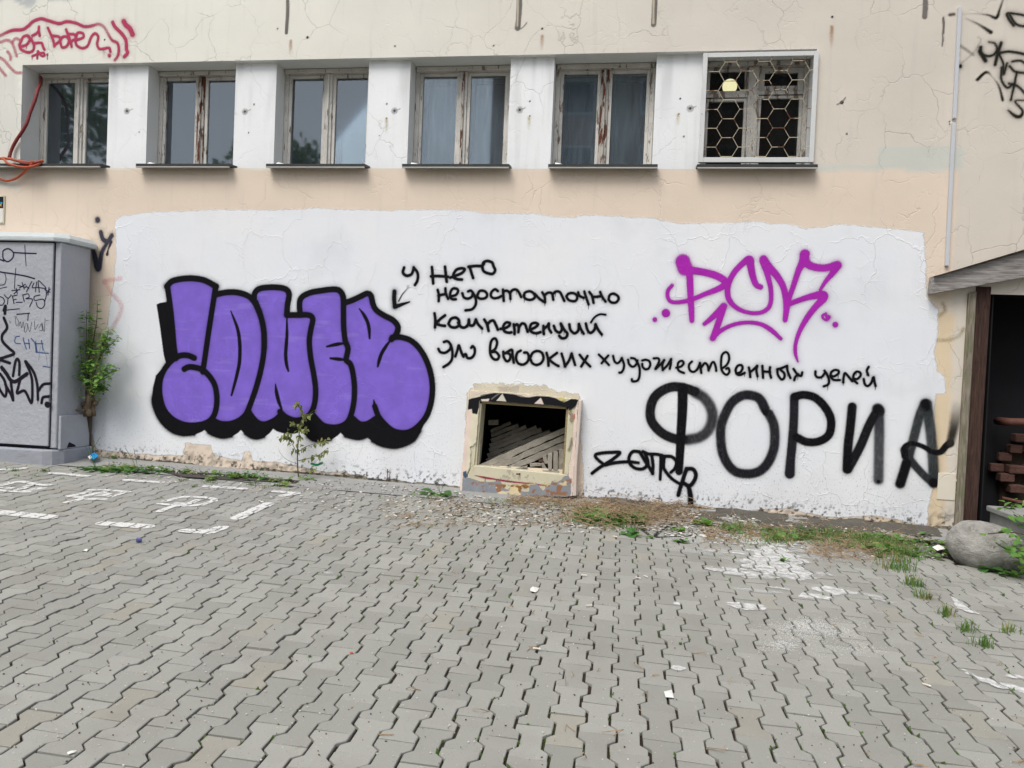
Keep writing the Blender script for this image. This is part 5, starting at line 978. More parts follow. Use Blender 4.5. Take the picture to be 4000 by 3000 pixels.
tag(pg.build('chalk_powder', M['powder']), 'scattered crumbs of white powder over the pavers', kind='stuff')
# black scuff from the tag running onto the pavers
ground_marks('black spray overrun curling onto the pavers below the scrawled tag', [[(2640, 2045), (2600, 2060), (2560, 2095), (2590, 2100), (2720, 2090)], [(2500, 2065), (2540, 2095)]], .03, cat='graffiti', name='graffiti', mat='spray')
o = bpy.data.objects[-1] if False else None

# ------------------------------------------------------------------ plants
def leafmesh(name, L, w, mat, fold=.25, curl=.25, n=3, lobes=None):
    """a leaf with a midrib fold, pointing along +X, its tip drooping; a handful of triangles"""
    prof = lobes or [(0, .05), (.22, .75), (.5, 1.), (.78, .62), (1, .0)]; v = []; f = []
    for t, q in prof:
        z = -curl * L * t * t; v += [(t * L, 0, z), (t * L, q * w / 2, z + fold * q * w / 2), (t * L, -q * w / 2, z + fold * q * w / 2)]
    for i in range(len(prof) - 1):
        a = 3 * i; f += [(a, a + 3, a + 4, a + 1), (a, a + 2, a + 5, a + 3)]
    me = bpy.data.meshes.new(name); me.from_pydata(v, [], f); me.materials.append(M[mat]); me.update(); return me
def orient(d, roll=0.):
    d = Vector(d).normalized(); up = Vector((0, 0, 1)); y = up.cross(d)
    if y.length < .1: y = Vector((0, 1, 0)).cross(d)
    y.normalize(); z = d.cross(y); m = Matrix((d, y, z)).transposed(); return (m @ Matrix.Rotation(roll, 3, 'X'))
def addleaf(mb, me, pos, d, roll=0., sc_=1.):
    m = orient(d, roll); mb.add([tuple(m @ (v.co * sc_) + Vector(pos)) for v in me.vertices], [tuple(p.vertices) for p in me.polygons])
def putleaf(parent, me, pos, d, roll=0., sc_=1.):
    o = bpy.data.objects.new('leaf', me); C.objects.link(o); o.parent = parent; o.location = Vector(pos) - parent.location
    o.rotation_mode = 'QUATERNION'; o.rotation_quaternion = orient(d, roll).to_quaternion(); o.scale = (sc_,) * 3; return o
LF = {k: leafmesh(*a) for k, a in dict(shrub=('leaf', .062, .030, 'leaf'), shrub2=('leaf', .045, .020, 'leaf', .3, .1), birch=('leaf', .032, .023, 'leaf_olive', .5, .5), weed=('leaf', .09, .028, 'leaf_dark', .2, .5), broad=('leaf', .085, .085, 'leaf', .12, .25), vine=('leaf', .055, .045, 'leaf', .15, .3), small=('leaf', .022, .012, 'leaf', .3, .3), burdock=('leaf', .14, .11, 'leaf_dark', .1, .45)).items()}
# shrub beside the cabinet growing out of a gnarled stump
r = random.Random(21)
base = Vector(P3(350, 1610, -.16)); sh = tag(empty('shrub', base), 'leafy green shrub growing from a gnarled stump between cabinet and wall', 'shrub')
stm = []
for pts in ([(350, 1540), (380, 1420), (415, 1330), (425, 1285)], [(345, 1540), (350, 1450), (365, 1330), (378, 1250), (380, 1170)], [(335, 1540), (335, 1430), (338, 1300), (338, 1215)], [(350, 1540), (370, 1460), (400, 1380), (440, 1340), (465, 1312)], [(355, 1530), (385, 1490), (420, 1462), (462, 1435)], [(345, 1540), (330, 1470), (318, 1400), (312, 1330)], [(350, 1500), (385, 1420), (400, 1350), (410, 1310)], [(350, 1560), (380, 1500), (410, 1450), (425, 1420)], [(340, 1500), (352, 1380), (362, 1290)], [(355, 1540), (375, 1520), (395, 1510), (398, 1530)]):
    yy = r.uniform(-.26, -.08); P_ = [Vector(P3(x, y, yy + (i * .02 * r.uniform(-1, 1)))) for i, (x, y) in enumerate(pts)]; S_ = [Vector(p) for p in spline(P_, n=5)]; stm.append(S_)
    MB().tube(S_, [.007 * (1 - .75 * i / len(S_)) for i in range(len(S_))], 5).build('stem', M['bark'], sh, True)
n_l = 0
while n_l < 292:
    S_ = r.choice(stm); t = r.random() ** .75; i = min(len(S_) - 1, int(len(S_) * (.16 + .84 * t))); p = S_[i] + Vector((r.gauss(0, .028), r.gauss(0, .03), r.gauss(0, .02))) * (1.15 - .75 * t)
    if p.x > -4.62 and r.random() < .6: continue
    a = r.uniform(0, 6.283); putleaf(sh, LF['shrub'] if r.random() < .62 else LF['shrub2'], p, (math.cos(a), math.sin(a) * .8 - .25, r.uniform(-.25, .55)), r.uniform(-.5, .5), r.uniform(.65, 1.15) * (1.05 if t < .8 else .75)); n_l += 1
fo_ = MB()
for _ in range(620):
    S_ = r.choice(stm); t = r.random() ** .9; p = S_[min(len(S_) - 1, int(len(S_) * (.12 + .80 * t)))] + Vector((r.gauss(0, .04), r.gauss(0, .035), r.gauss(0, .03))) * (1.2 - .8 * t); a = r.uniform(0, 6.283)
    if p.x < -5.16 and p.y > -.44: p.x = -5.15 + r.random() * .08
    addleaf(fo_, LF['shrub'] if r.random() < .5 else LF['shrub2'], p, (math.cos(a), math.sin(a) * .8 - .2, r.uniform(-.4, .5)), r.uniform(-.5, .5), r.uniform(.7, 1.15))
tag(fo_.build('inner_foliage', M['leaf'], sh, True), kind='stuff')
sm = MB()
for q in range(6): S_ = [Vector(P3(352 + r.uniform(-14, 14), 1500, -.14)), Vector(P3(350 + r.uniform(-16, 18), 1560, -.15 + r.uniform(-.03, .03))), Vector(P3(352 + r.uniform(-22, 22), 1625, -.13))]; sm.tube(spline(S_, n=4), [.014, .016, .02, .02, .02, .02, .02, .02, .018][:9], 7)
for x, y, rr_ in ((348, 1598, .055), (332, 1580, .040), (372, 1575, .032)): sphere(sm, P3(x, y, -.12), rr_, 1.1, .8, .8, 12, 8, .16, r)
sphere(sm, P3(346, 1612, -.165), .036, 1, .35, 1, 14, 8, .05, r); sm.tube(spline([P3(335, 1600, -.16), P3(300, 1603, -.2), P3(275, 1595, -.24)], n=4), .010, 6)
sm.build('stump', M['stump'], sh, True)
MB().tube([P3(350, 1625, -.07), P3(352, 1700, -.04), P3(350, 1780, -.03)], [.026, .012, .014], 7).build('root', M['bark'], sh, True)

# sapling in front of the purple piece
b = G(1168, 1872); sa = tag(empty('sapling', b), 'spindly sapling with curled olive leaves in front of the purple piece', 'sapling'); yS = b.y; tz_ = []
def sapP(x, y, dy=0.): return Vector(P3(x, y, yS + dy))
for pts, rad in (([(1168, 1872), (1164, 1840), (1162, 1790), (1163, 1750), (1168, 1700), (1172, 1660), (1185, 1620), (1165, 1585), (1162, 1568)], .0065), ([(1163, 1778), (1150, 1750), (1130, 1715), (1112, 1700), (1098, 1702)], .0035), ([(1165, 1765), (1195, 1745), (1222, 1735), (1250, 1722), (1272, 1716)], .0035), ([(1163, 1800), (1200, 1792), (1240, 1780), (1262, 1765), (1276, 1753)], .0035), ([(1172, 1660), (1150, 1655), (1138, 1648)], .003), ([(1182, 1625), (1205, 1618), (1228, 1602)], .003), ([(1130, 1715), (1124, 1690), (1125, 1675)], .0025), ([(1163, 1813), (1120, 1795), (1095, 1770), (1088, 1752)], .002), ([(1178, 1870), (1195, 1850), (1212, 1830), (1230, 1832)], .0025), ([(1175, 1680), (1190, 1675), (1200, 1664)], .0025)):
    dy = r.uniform(-.05, .05); S_ = [sapP(x, y, dy * i / len(pts)) for i, (x, y) in enumerate(pts)]; S_ = [Vector(p) for p in spline(S_, n=5)]; MB().tube(S_, [rad * (1 - .6 * i / len(S_)) for i in range(len(S_))], 5).build('branch' if rad < .006 else 'trunk', M['bark'], sa, True); tz_.append((S_, rad))
for S_, rad in tz_:
    if rad in (.002,): continue
    lo = .42 if rad > .006 else .15; n_ = {True: 62}.get(rad > .006, 30 if rad > .003 else 12)
    for k in range(n_):
        i = int(len(S_) * (lo + (1 - lo) * r.random())); i = min(i, len(S_) - 1); a = r.uniform(0, 6.28); p = S_[i] + Vector((r.gauss(0, .012), r.gauss(0, .02), r.gauss(-.008, .012)))
        putleaf(sa, LF['birch'], p, (math.cos(a), math.sin(a), r.uniform(-1.2, .1)), r.uniform(-1, 1), r.uniform(.7, 1.5))

# boulder with grooves
bm_ = bmesh.new(); bmesh.ops.create_icosphere(bm_, subdivisions=5, radius=1.); rb = G(3835, 2235); bc = Vector(P3(3858, 2118, rb.y + .24))
def n3(p, s_): return fbm(np.array([p.x * s_ + p.z * s_ * .7 + 9]), np.array([p.y * s_ + p.z * s_ * .8 + 4]), 4)[0] - .5
wR = (W(4010, 2120, bc.y)[0] - W(3697, 2120, bc.y)[0]) / 2
for v in bm_.verts:
    p = v.co.copy(); d = 1 + .16 * n3(p, 1.3) + .05 * n3(p, 4.) + .030 * n3(p, 11.)
    v.co = Vector((p.x * wR, p.y * .23, p.z * (.185 if p.z > 0 else .20))) * d; v.co.z += -.10 * v.co.x - .04
me = bpy.data.meshes.new('boulder'); bm_.to_mesh(me); bm_.free(); me.polygons.foreach_set('use_smooth', [True] * len(me.polygons)); bc.x = (W(4010, 2120, bc.y)[0] + W(3697, 2120, bc.y)[0]) / 2
k = NT('lichened_boulder'); n = k.noise(5, 6, .65); c_ = k.mix(k.mapr(n, .38, .62), (.24, .23, .20), (.50, .485, .45)); xx = k.n('ShaderNodeSeparateXYZ', {0: k.pos()}).outputs[0]
c_ = k.mix(k.math('MULTIPLY', k.mapr(k.math('ADD', xx, k.noise(4, 4)), 3.28, 3.62), .8), c_, (.15, .155, .085)); c_ = k.mix(k.mapr(k.noise(16, 5, .7), .62, .7, 0, .5), c_, (.55, .54, .5))
M['boulder'] = k.done(k.bsdf(c_, .95, k.bump(k.math('ADD', k.noise(9, 7, .72, vec=k.vec((1, 1, 2.2))), k.math('MULTIPLY', k.noise(34, 6, .7), .5)), .05)))
tag(link('boulder', me, M['boulder'], None, tuple(bc)), 'large rounded grey boulder with green lichen at the foot of the gateway', 'boulder')

# climbing plant at the right edge
r = random.Random(5)
vb = Vector(P3(4060, 2200, -1.15)); vi = tag(empty('creeper', vb), 'creeper with heart-shaped leaves hanging over the boulder at the right edge', 'creeper'); vs_ = []
for pts, y0, y1 in (([(4120, 2150), (4050, 2110), (3990, 2085), (3930, 2080), (3860, 2085)], -1.2, -1.25), ([(4120, 2050), (4060, 1990), (4000, 1965), (3950, 1970), (3915, 1985)], -.6, -.7), ([(4100, 2250), (4040, 2190), (3990, 2160), (3940, 2150), (3890, 2120)], -1.25, -1.35), ([(4110, 2100), (4040, 2060), (3995, 2030), (3960, 2010)], -.7, -.8), ([(4100, 2280), (4040, 2230), (3990, 2190), (3960, 2170)], -1.3, -1.4)):
    S_ = [Vector(p) for p in spline([P3(x, y, y0 + (y1 - y0) * i / len(pts)) for i, (x, y) in enumerate(pts)], n=6)]; vs_.append(S_); MB().tube(S_, .004, 5).build('stem', M['bark'], vi, True)
for k_ in range(150):
    S_ = vs_[[0, 1, 2, 3, 4][k_ % 5]]; i = int(len(S_) * r.random() ** 1.2); p = S_[min(i, len(S_) - 1)] + Vector((r.gauss(0, .03), r.gauss(-.02, .03), r.gauss(0, .028))); a = r.uniform(0, 6.28)
    putleaf(vi, LF['vine'], p, (math.cos(a), math.sin(a) - .4, r.uniform(-.5, .3)), r.uniform(-.5, .5), r.uniform(.7, 1.35))

def rosette(label, px, py, n, sc_=1., leaf='weed', spread=.06, lift=(.15, .9), cat='weed', name='weed', group=None, asparts=False, seed=0, stalks=0):
    r = random.Random(seed + int(px * 7 + py)); g = G(px, py); o = MB(); par = None
    if asparts: par = tag(empty(name, g), label, cat, group)
    for k in range(n):
        a = r.uniform(0, 6.283); q = g + Vector((r.gauss(0, spread), r.gauss(0, spread * .5), r.uniform(0, .012 + spread * .25))); q.y = min(q.y, -.03); d = (math.cos(a), math.sin(a), r.uniform(*lift))
        if asparts: putleaf(par, LF[leaf], q, d, r.uniform(-.4, .4), sc_ * r.uniform(.6, 1.2))
        else: addleaf(o, LF[leaf], q, d, r.uniform(-.4, .4), sc_ * r.uniform(.6, 1.2))
    if asparts:
        sb = MB()
        for k in range(max(3, stalks)): a = r.uniform(0, 6.28); sb.tube([g, g + Vector((math.cos(a) * .02, math.sin(a) * .01, .05)), g + Vector((math.cos(a) * .05, math.sin(a) * .02, .09))], .0022, 4)
        sb.build('stem', M['leaf_dark'], par); return par
    for k in range(stalks): a = r.uniform(0, 6.28); o.tube([g, g + Vector((math.cos(a) * .05, -.01, .10)), g + Vector((math.cos(a) * .13, -.02, .22))], .0018, 4)
    return tag(o.build(name, M[{'weed': 'leaf_dark', 'burdock': 'leaf_dark', 'birch': 'leaf_olive'}.get(leaf, 'leaf')]), label, cat, group)
def tuft(label, px, py, n, h, spread=.03, group='grass tufts in the joints', cat='grass tuft', dry=.0, name='grass_tuft'):
    r = random.Random(int(px * 3 + py)); g = G(px, py); o = MB()
    for k in range(n):
        a = r.uniform(0, 6.283); q = g + Vector((r.gauss(0, spread), r.gauss(0, spread * .7), -.008)); hh = h * .8 * r.uniform(.35, 1.1); lean = r.uniform(.1, .75); w = .0022; s_, c_ = math.sin(a), math.cos(a); px_, py_ = -s_ * w, c_ * w
        p1 = q + Vector((c_ * lean * hh * .35, s_ * lean * hh * .35, hh * .6)); p2 = q + Vector((c_ * lean * hh, s_ * lean * hh, hh * (1 - .25 * lean)))
        o.add([(q.x - px_, q.y - py_, q.z), (q.x + px_, q.y + py_, q.z), (p1.x + px_, p1.y + py_, p1.z), (p1.x - px_, p1.y - py_, p1.z), tuple(p2)], [(0, 1, 2, 3), (3, 2, 4)])
    return tag(o.build(name, M['grass']), label, cat, group, 'stuff' if spread >= .08 else None)
rosette('broad dandelion clump beside the blue wrapper at the cabinet corner', 375, 1838, 46, 1.0, 'weed', .10, (.1, .5), stalks=3)
rosette('low spreading weed clump right of the blue wrapper', 540, 1845, 60, .85, 'weed', .12, (.1, .7), stalks=2)
rosette('upright weed in the corner between cabinet and wall', 348, 1790, 16, 1.0, 'shrub', .03, (.5, 2.), stalks=2)
rosette('second upright weed against the wall near the cabinet', 458, 1795, 18, .95, 'shrub', .03, (.3, 1.6), stalks=3)
rosette('bushy weed growing on the apron midway to the sapling', 935, 1868, 110, .55, 'weed', .11, (.3, 1.8))
rosette('round-leaved weed at the foot of the sapling', 1195, 1880, 26, .9, 'shrub2', .045, (.3, 1.5))
rosette('broad-leaved burdock at the lower left corner of the hatch', 1722, 1938, 12, .75, 'burdock', .06, (.1, .8), asparts=True)
rosette('large-leaved burdock in the straw heap right of the hatch', 2440, 2030, 12, .85, 'burdock', .06, (.2, 1.0), asparts=True)
rosette('two-leaved burdock seedling at the near edge of the straw heap', 2475, 2088, 6, .8, 'burdock', .02, (.2, .7), asparts=True)
rosette('small weed in the straw heap close to the hatch corner', 2290, 2005, 16, .6, 'broad', .05, (.2, 1.))
rosette('small weed above the huge round letter on the paver edge', 2655, 2075, 14, .6, 'broad', .025, (.2, 1.))
rosette('broad weed on the paver edge under the huge oval letter', 2735, 2050, 16, .8, 'broad', .04, (.2, .8))
rosette('little rosette on the pavers below the black spray overrun', 2660, 2118, 14, .5, 'broad', .02, (.2, 1.))
rosette('clover-like weed left of the paint splash', 2540, 2105, 10, .35, 'broad', .02, (.2, 1.))
rosette('spiky weed among the grass under the zigzag letter', 3150, 2085, 36, .7, 'weed', .05, (.3, 1.6))
rosette('weed at the left end of the grass strip under the third huge letter', 3010, 2080, 20, .6, 'weed', .05, (.3, 1.6))
rosette('tiny weed growing through the paint splash', 3058, 2195, 8, .45, 'broad', .01, (.4, 1.5))
rosette('trailing weed between grass strip and boulder', 3650, 2150, 60, .32, 'broad', .10, (.1, .9))
rosette('weed at the left foot of the boulder', 3722, 2165, 24, .35, 'broad', .025, (.5, 2.))
rosette('large round leaves at the near foot of the boulder', 3870, 2228, 7, .75, 'burdock', .035, (.1, .6), asparts=True)
rosette('leafy weed at the right near corner of the boulder', 3945, 2255, 22, .5, 'broad', .04, (.2, 1.))
tl = ['grass tuft on the pavers above the top of the diagonal row', 'first and largest tuft of the diagonal row of grass', 'second tuft of the diagonal row of grass', 'third tuft of the diagonal row of grass', 'fourth tuft of the diagonal row of grass', 'fifth tuft of the diagonal row of grass', 'last tuft of the diagonal row of grass', 'lone dry tuft at the right edge of the pavers', 'slim tuft left of the diagonal row']
for l, (x, y, n, h, sp_) in zip(tl, ((3510, 2195, 60, .11, .035), (3500, 2225, 120, .12, .055), (3568, 2290, 70, .12, .028), (3612, 2340, 70, .11, .028), (3700, 2405, 60, .11, .022), (3775, 2465, 60, .10, .026), (3848, 2525, 60, .10, .028), (3940, 2470, 40, .09, .022), (3436, 2178, 40, .10, .018))): tuft(l, x, y, n, h, sp_)
tuft('grass tuft under the third huge letter at the edge of the pavers', 2862, 2070, 110, .11, .06); tuft('grass tuft beside the paint splash near the spiky weed', 3025, 2120, 90, .13, .05); tuft('tall grass at the wall side under the fourth huge letter', 3240, 2090, 170, .11, .09)
tuft('thick grass under the last huge letter', 3420, 2120, 420, .10, .13); tuft('thick grass between last huge letter and the diagonal row', 3500, 2165, 220, .11, .09); tuft('green grass on the left flank of the straw heap', 2290, 2035, 200, .11, .09); tuft('short grass in front of the straw heap', 2400, 2060, 140, .10, .09)
tuft('thin tall grass stalk beside the boulder', 3860, 2215, 7, .28, .012)
smalls = ((55, 1840, 46, .06), (172, 1842, 60, .05), (58, 1862, 16, .04), (140, 1860, 16, .04), (235, 1872, 16, .04), (705, 1878, 40, .05), (757, 1902, 30, .045), (805, 1885, 20, .045), (838, 1888, 20, .04), (705, 1922, 18, .04), (980, 1895, 40, .05), (1005, 1886, 30, .05), (1085, 1898, 50, .05), (1028, 1905, 16, .04), (1350, 1915, 20, .05), (630, 1948, 14, .03), (603, 1912, 16, .03))
sl = ('sprout in front of the cabinet plinth nearest the left edge', 'round sprout hugging the cabinet plinth corner', 'tiny sprout just below the leftmost plinth sprout', 'tiny sprout between two sprouts below the plinth', 'tiny sprout above the first short dash', 'bright sprout right of the second short dash',
 'feathery sprout at the top of the rightmost stencil figure', 'small sprout up left of the third short dash', 'small sprout at the left tip of the third short dash', 'tiny sprout inside the top of the rightmost stencil figure', 'yellowish sprout under the bushy weed', 'sprout just above the third short dash end', 'sprout left of the sapling foot', 'sprout right above the broken corner mark', 'lone sprout on the pavers between sapling and hatch', 'tiny sprout left of the rightmost stencil figure', 'tiny sprout between middle and rightmost stencil figures')
for l, (x, y, n, h) in zip(sl, smalls): tuft(l, x, y, n, h, .022, 'low sprouts in the joints on the left', 'sprout', name='sprout')

# moss and seedlings in the joints, many grains: one mass
ms = MB(); r = random.Random(77); cnt = 0
for _ in range(42000):
    px = r.uniform(700, 4050); py = r.uniform(1900, 3000)
    dens = math.exp(-((py - 2060) / 230) ** 2) * (1 if px > 1300 else .6) + (.35 if px > 3000 else .05) + .05
    g = G(px, py)
    if fbm(np.array([g.x * 1.3]), np.array([g.y * 1.3]), 3)[0] < .50 - .12 * dens or r.random() > dens: continue
    if joint_dist(g.x, g.y) > -.0005: continue
    a = r.uniform(0, 6.28); s_ = r.uniform(.005, .013); z = gz(g.x, g.y) - .007
    ms.add([(g.x + s_ * math.cos(a), g.y + s_ * math.sin(a), z), (g.x - s_ * math.cos(a), g.y - s_ * math.sin(a), z), (g.x + r.uniform(-s_, s_), g.y + r.uniform(-s_, s_), z + s_ * r.uniform(.8, 2.2))], [(0, 1, 2)]); cnt += 1
for _ in range(9000):     # moss and tiny weeds thicker near the wall
    px = r.uniform(1250, 2700); py = r.uniform(1925, 2180); g = G(px, py)
    if joint_dist(g.x, g.y) > .002 or r.random() < (py - 1925) / 300 or fbm(np.array([g.x * 2.3 + 5]), np.array([g.y * 2.3]), 3)[0] < .47: continue
    addleaf(ms, LF['small'], (g.x, g.y, gz(g.x, g.y) - .006), (r.uniform(-1, 1), r.uniform(-1, 1), r.uniform(.2, 1.5)), 0, r.uniform(.5, 1.1))
tag(ms.build('joint_moss', M['moss']), 'moss and seedlings filling the paver joints', kind='stuff')
gc = MB(); r = random.Random(31)
def cover(n, x0, x1, y0, y1, leafs, s0, s1, thr):
    for _ in range(n):
        px, py = r.uniform(x0, x1), r.uniform(y0, y1); g = G(px, py + (px - x0) * .085 * (x1 - x0 > 300))
        if g.y > -.02 or fbm(np.array([g.x * 3.1 + 2]), np.array([g.y * 4.3]), 3)[0] < thr: continue
        a = r.uniform(0, 6.28); addleaf(gc, LF[r.choice(leafs)], (g.x, g.y, g.z + r.uniform(0, .035)), (math.cos(a), math.sin(a), r.uniform(-.1, .9)), r.uniform(-.4, .4), r.uniform(s0, s1))
cover(2600, 2260, 2520, 2000, 2050, ['small', 'broad', 'shrub2'], .35, .9, .44); cover(2200, 2700, 3640, 2040, 2100, ['small', 'small', 'shrub2', 'broad'], .3, .8, .55); cover(700, 3150, 3560, 2080, 2130, ['small', 'shrub2'], .4, .9, .5)
cover(500, 1560, 2250, 1925, 1945, ['small', 'shrub2'], .4, .8, .52); cover(900, 3560, 3900, 2090, 2180, ['small', 'broad'], .3, .8, .5); cover(1300, 420, 1240, 1822, 1846, ['small', 'shrub2', 'broad'], .4, .85, .50)
for _ in range(1600):
    px = r.uniform(2850, 3600); g = G(px, 2078 + (px - 2850) * .10 + r.gauss(0, 22)); a = r.uniform(0, 6.28); h_ = r.uniform(.02, .07); w_ = .0022; l_ = r.uniform(.1, .9)
    if fbm(np.array([g.x * 3 + 8]), np.array([g.y * 3]), 2)[0] < .50: continue
    gc.add([(g.x - w_, g.y, g.z - .005), (g.x + w_, g.y, g.z - .005), (g.x + math.cos(a) * l_ * h_, g.y + math.sin(a) * l_ * h_, g.z + h_)], [(0, 1, 2)])
tag(gc.build('ground_cover', M['grass']), 'low green weeds and seedlings creeping along the wall foot', kind='stuff')
# straw heap, dry stalks and leaf litter along the wall
sw = MB(); r = random.Random(8)
def stalk(px, py, L_, lift):
    g = G(px, py); a = r.uniform(0, 6.283); h0 = r.random() ** 2 * lift; d = Vector((math.cos(a), math.sin(a) * .7, r.uniform(-.3, .5))) * L_; m_ = g + d * .5 + Vector((r.gauss(0, .02), r.gauss(0, .02), h0 + r.uniform(0, .02))); p0 = g + Vector((0, 0, h0)); e = g + d; e.z = max(e.z, gz(e.x, e.y) + .004) + h0 * .4
    m_.y = min(m_.y, -.02); e.y = min(e.y, -.02); sw.tube([p0, m_, e], .0019, 3, False)
for _ in range(1050): stalk(2480 + r.gauss(0, 120), 2015 + r.gauss(0, 24), r.uniform(.06, .22), .07)
for _ in range(500): stalk(r.uniform(2250, 2420), 1995 + r.gauss(0, 22), r.uniform(.04, .12), .04)
for _ in range(700): stalk(r.uniform(1990, 2260), 1962 + r.gauss(0, 12), r.uniform(.03, .09), .035)
for _ in range(900): stalk(r.uniform(2750, 3560), 2080 + r.gauss(0, 26) + (0), r.uniform(.03, .10), .025)
for _ in range(500): stalk(r.uniform(3180, 3560), 2150 + r.gauss(0, 22), r.uniform(.03, .10), .025)
for _ in range(450): stalk(r.uniform(1500, 2250), r.uniform(1950, 2060), r.uniform(.02, .08), .008)
for _ in range(50): stalk(r.uniform(700, 4000), r.uniform(2000, 3000), r.uniform(.015, .07), .003)
tag(sw.build('straw', M['straw']), 'heap of dry straw and stalks along the foot of the wall', kind='stuff')
lt = MB()
def chip(px, py, s_, th=.003, up=0.):
    g = G(px, py); z = gz(g.x, g.y) + .004 + up + (.014 if g.y > -.42 else 0); a = r.uniform(0, 6.28); k_ = r.randint(4, 6); t1, t2 = r.gauss(0, .15), r.gauss(0, .15); ring_ = [(s_ * r.uniform(.55, 1.1) * math.cos(a + 6.283 * i / k_), s_ * r.uniform(.4, .9) * math.sin(a + 6.283 * i / k_)) for i in range(k_)]
    return [(g.x + x, g.y + y, z + x * t1 + y * t2) for x, y in ring_], [(g.x + x, g.y + y, z + x * t1 + y * t2 + th) for x, y in ring_]
fl = MB(); dkb = MB()
def scatter(mb, n, fx, fy, smin, smax):
    for _ in range(n):
        b_, t_ = chip(fx(), fy(), r.uniform(smin, smax)); mb.prism(b_[::-1], t_[::-1])
def wy(px): return 1795 + (px - 380) * .0848   # foot of the wall in the picture
def along(x0, x1, off0, off1, sp=1.):
    box = {}
    def fx(): box['x'] = r.uniform(x0, x1); return box['x']
    return fx, lambda: wy(box['x']) + off0 + (off1 - off0) * r.random() ** sp
for x0, x1, o0, o1, n, a_, b_ in ((600, 1000, 14, 90, 90, .006, .018), (1000, 1500, 14, 120, 130, .005, .018), (1500, 1830, 14, 130, 170, .006, .022), (1830, 2300, 25, 130, 240, .006, .022), (2230, 2760, 10, 110, 420, .007, .026), (2760, 3500, 14, 130, 260, .005, .020), (3300, 3700, 20, 110, 80, .005, .015), (400, 700, 25, 70, 60, .006, .018)): scatter(fl, n, *along(x0, x1, o0, o1, 1.3), a_, b_)
scatter(fl, 420, lambda: r.uniform(0, 4000), lambda: 1880 + 1120 * r.random() ** 1.2, .0015, .0050)
tag(fl.build('plaster_flakes', M['flake']), 'pale plaster flakes and crumbs fallen from the wall', kind='stuff')
scatter(dkb, 620, lambda: r.uniform(0, 4000), lambda: 1950 + 1050 * r.random() ** 1.1, .0010, .0046)
for x0, x1, o0, o1, n, a_, b_ in ((1700, 2300, 25, 110, 260, .005, .016), (2250, 2800, 20, 100, 360, .005, .018), (2800, 3700, 15, 110, 420, .005, .016), (420, 1700, 6, 40, 260, .004, .012)): scatter(dkb, n, *along(x0, x1, o0, o1, 1.1), a_, b_)
tag(dkb.build('crumbs', M['bark']), 'dark crumbs, dead leaves and grit on the ground', kind='stuff')
# dirt drifted against the wall foot
def drift(x0, x1, y0, hh, nm='soil_drift', mat='dirt', seed=0):
    nx, ny = int((x1 - x0) / .03), 10; v = []; f = []
    for j in range(ny + 1):
        y = y0 * (1 - j / ny) - .002
        for i in range(nx + 1):
            x = x0 + (x1 - x0) * i / nx; e = min(1, (x - x0) / .3, (x1 - x) / .3); n_ = fbm(np.array([x * 4 + seed]), np.array([y * 6 + seed]), 4)[0]; t = j / ny
            v.append((x, y, gz(x, y) - .014 + max(0, e) * (hh * t * (.35 + n_) + .030 * (n_ - .35))))
    for j in range(ny):
        for i in range(nx): a = j * (nx + 1) + i; f.append((a, a + 1, a + nx + 2, a + nx + 1))
    return tag(MB().add(v, f).build(nm, M[mat], None, True), kind='structure')
drift(.0 - .30, 2.9, -.62, .05, seed=3); drift(-1.7, -.25, -.40, .022, seed=9); drift(-5.1, -4.2, -.36, .03, seed=5); drift(-.3, .75, -.60, .075, seed=14); drift(.9, 2.45, -.85, .035, seed=24)
MB().add([(x, y, gz(x, y) + .012) for x, y in ((G(600, 1835).x, G(600, 1840).y), (G(720, 1868).x, G(720, 1868).y), (G(1150, 1892).x, G(1150, 1892).y), (G(1180, 1880).x, G(1150, 1868).y), (G(870, 1850).x, G(870, 1848).y))], [(0, 1, 2, 3, 4)]).build('asphalt_patch', M['asphalt'])
tag(bpy.data.objects['asphalt_patch'], kind='structure')

# litter
def butt(px, py, ang, label):
    g = G(px, py); d = Vector((math.cos(ang), math.sin(ang), 0)); c0 = g + Vector((0, 0, .008)); t = tag(empty('cigarette_butt', g), label, 'cigarette butt', 'cigarette butts on the pavers')
    MB().tube([c0 - d * .016, c0 + d * .010], .0042, 8).build('filter', M['butt'], t); MB().tube([c0 + d * .0102, c0 + d * .018], .0040, 8).build('paper', M['paper'], t)
for x, y, a, l in ((2280, 2252, .0, 'tan cigarette butt lying level near the centre of the yard'), (2492, 2262, -.6, 'white cigarette butt, left one of the close pair'), (2522, 2256, -.9, 'white cigarette butt, right one of the close pair'), (2300, 2371, .4, 'tan cigarette butt in the middle of a paver near the centre'), (3619, 2682, -.7, 'clean white cigarette butt low on the right of the yard'), (2095, 2540, .1, 'flattened pinkish cigarette butt in a joint'), (2402, 2100, -.5, 'white cigarette butt beside the burdock seedling'), (2440, 2084, .1, 'white cigarette butt at the edge of the straw')): butt(x, y, a, l)
def scrap(name, label, cat, pts, mat, h=.004, crumple=.006):
    P_ = [G(x, y) for x, y in pts]; c = sum(P_, Vector()) / len(P_); v = [tuple(p + Vector((0, 0, h + r.uniform(0, crumple)))) for p in P_] + [tuple(c + Vector((0, 0, h + crumple * 1.5)))]; n = len(P_)
    v += [(x, y, z + .0012) for x, y, z in v]; f = [(i, (i + 1) % n, n) for i in range(n)] + [(n + 1 + (i + 1) % n, n + 1 + i, 2 * n + 1) for i in range(n)] + [(i, n + 1 + i, n + 1 + (i + 1) % n, (i + 1) % n) for i in range(n)]
    return tag(MB().add(v, f).build(name, M[mat]), label, cat)
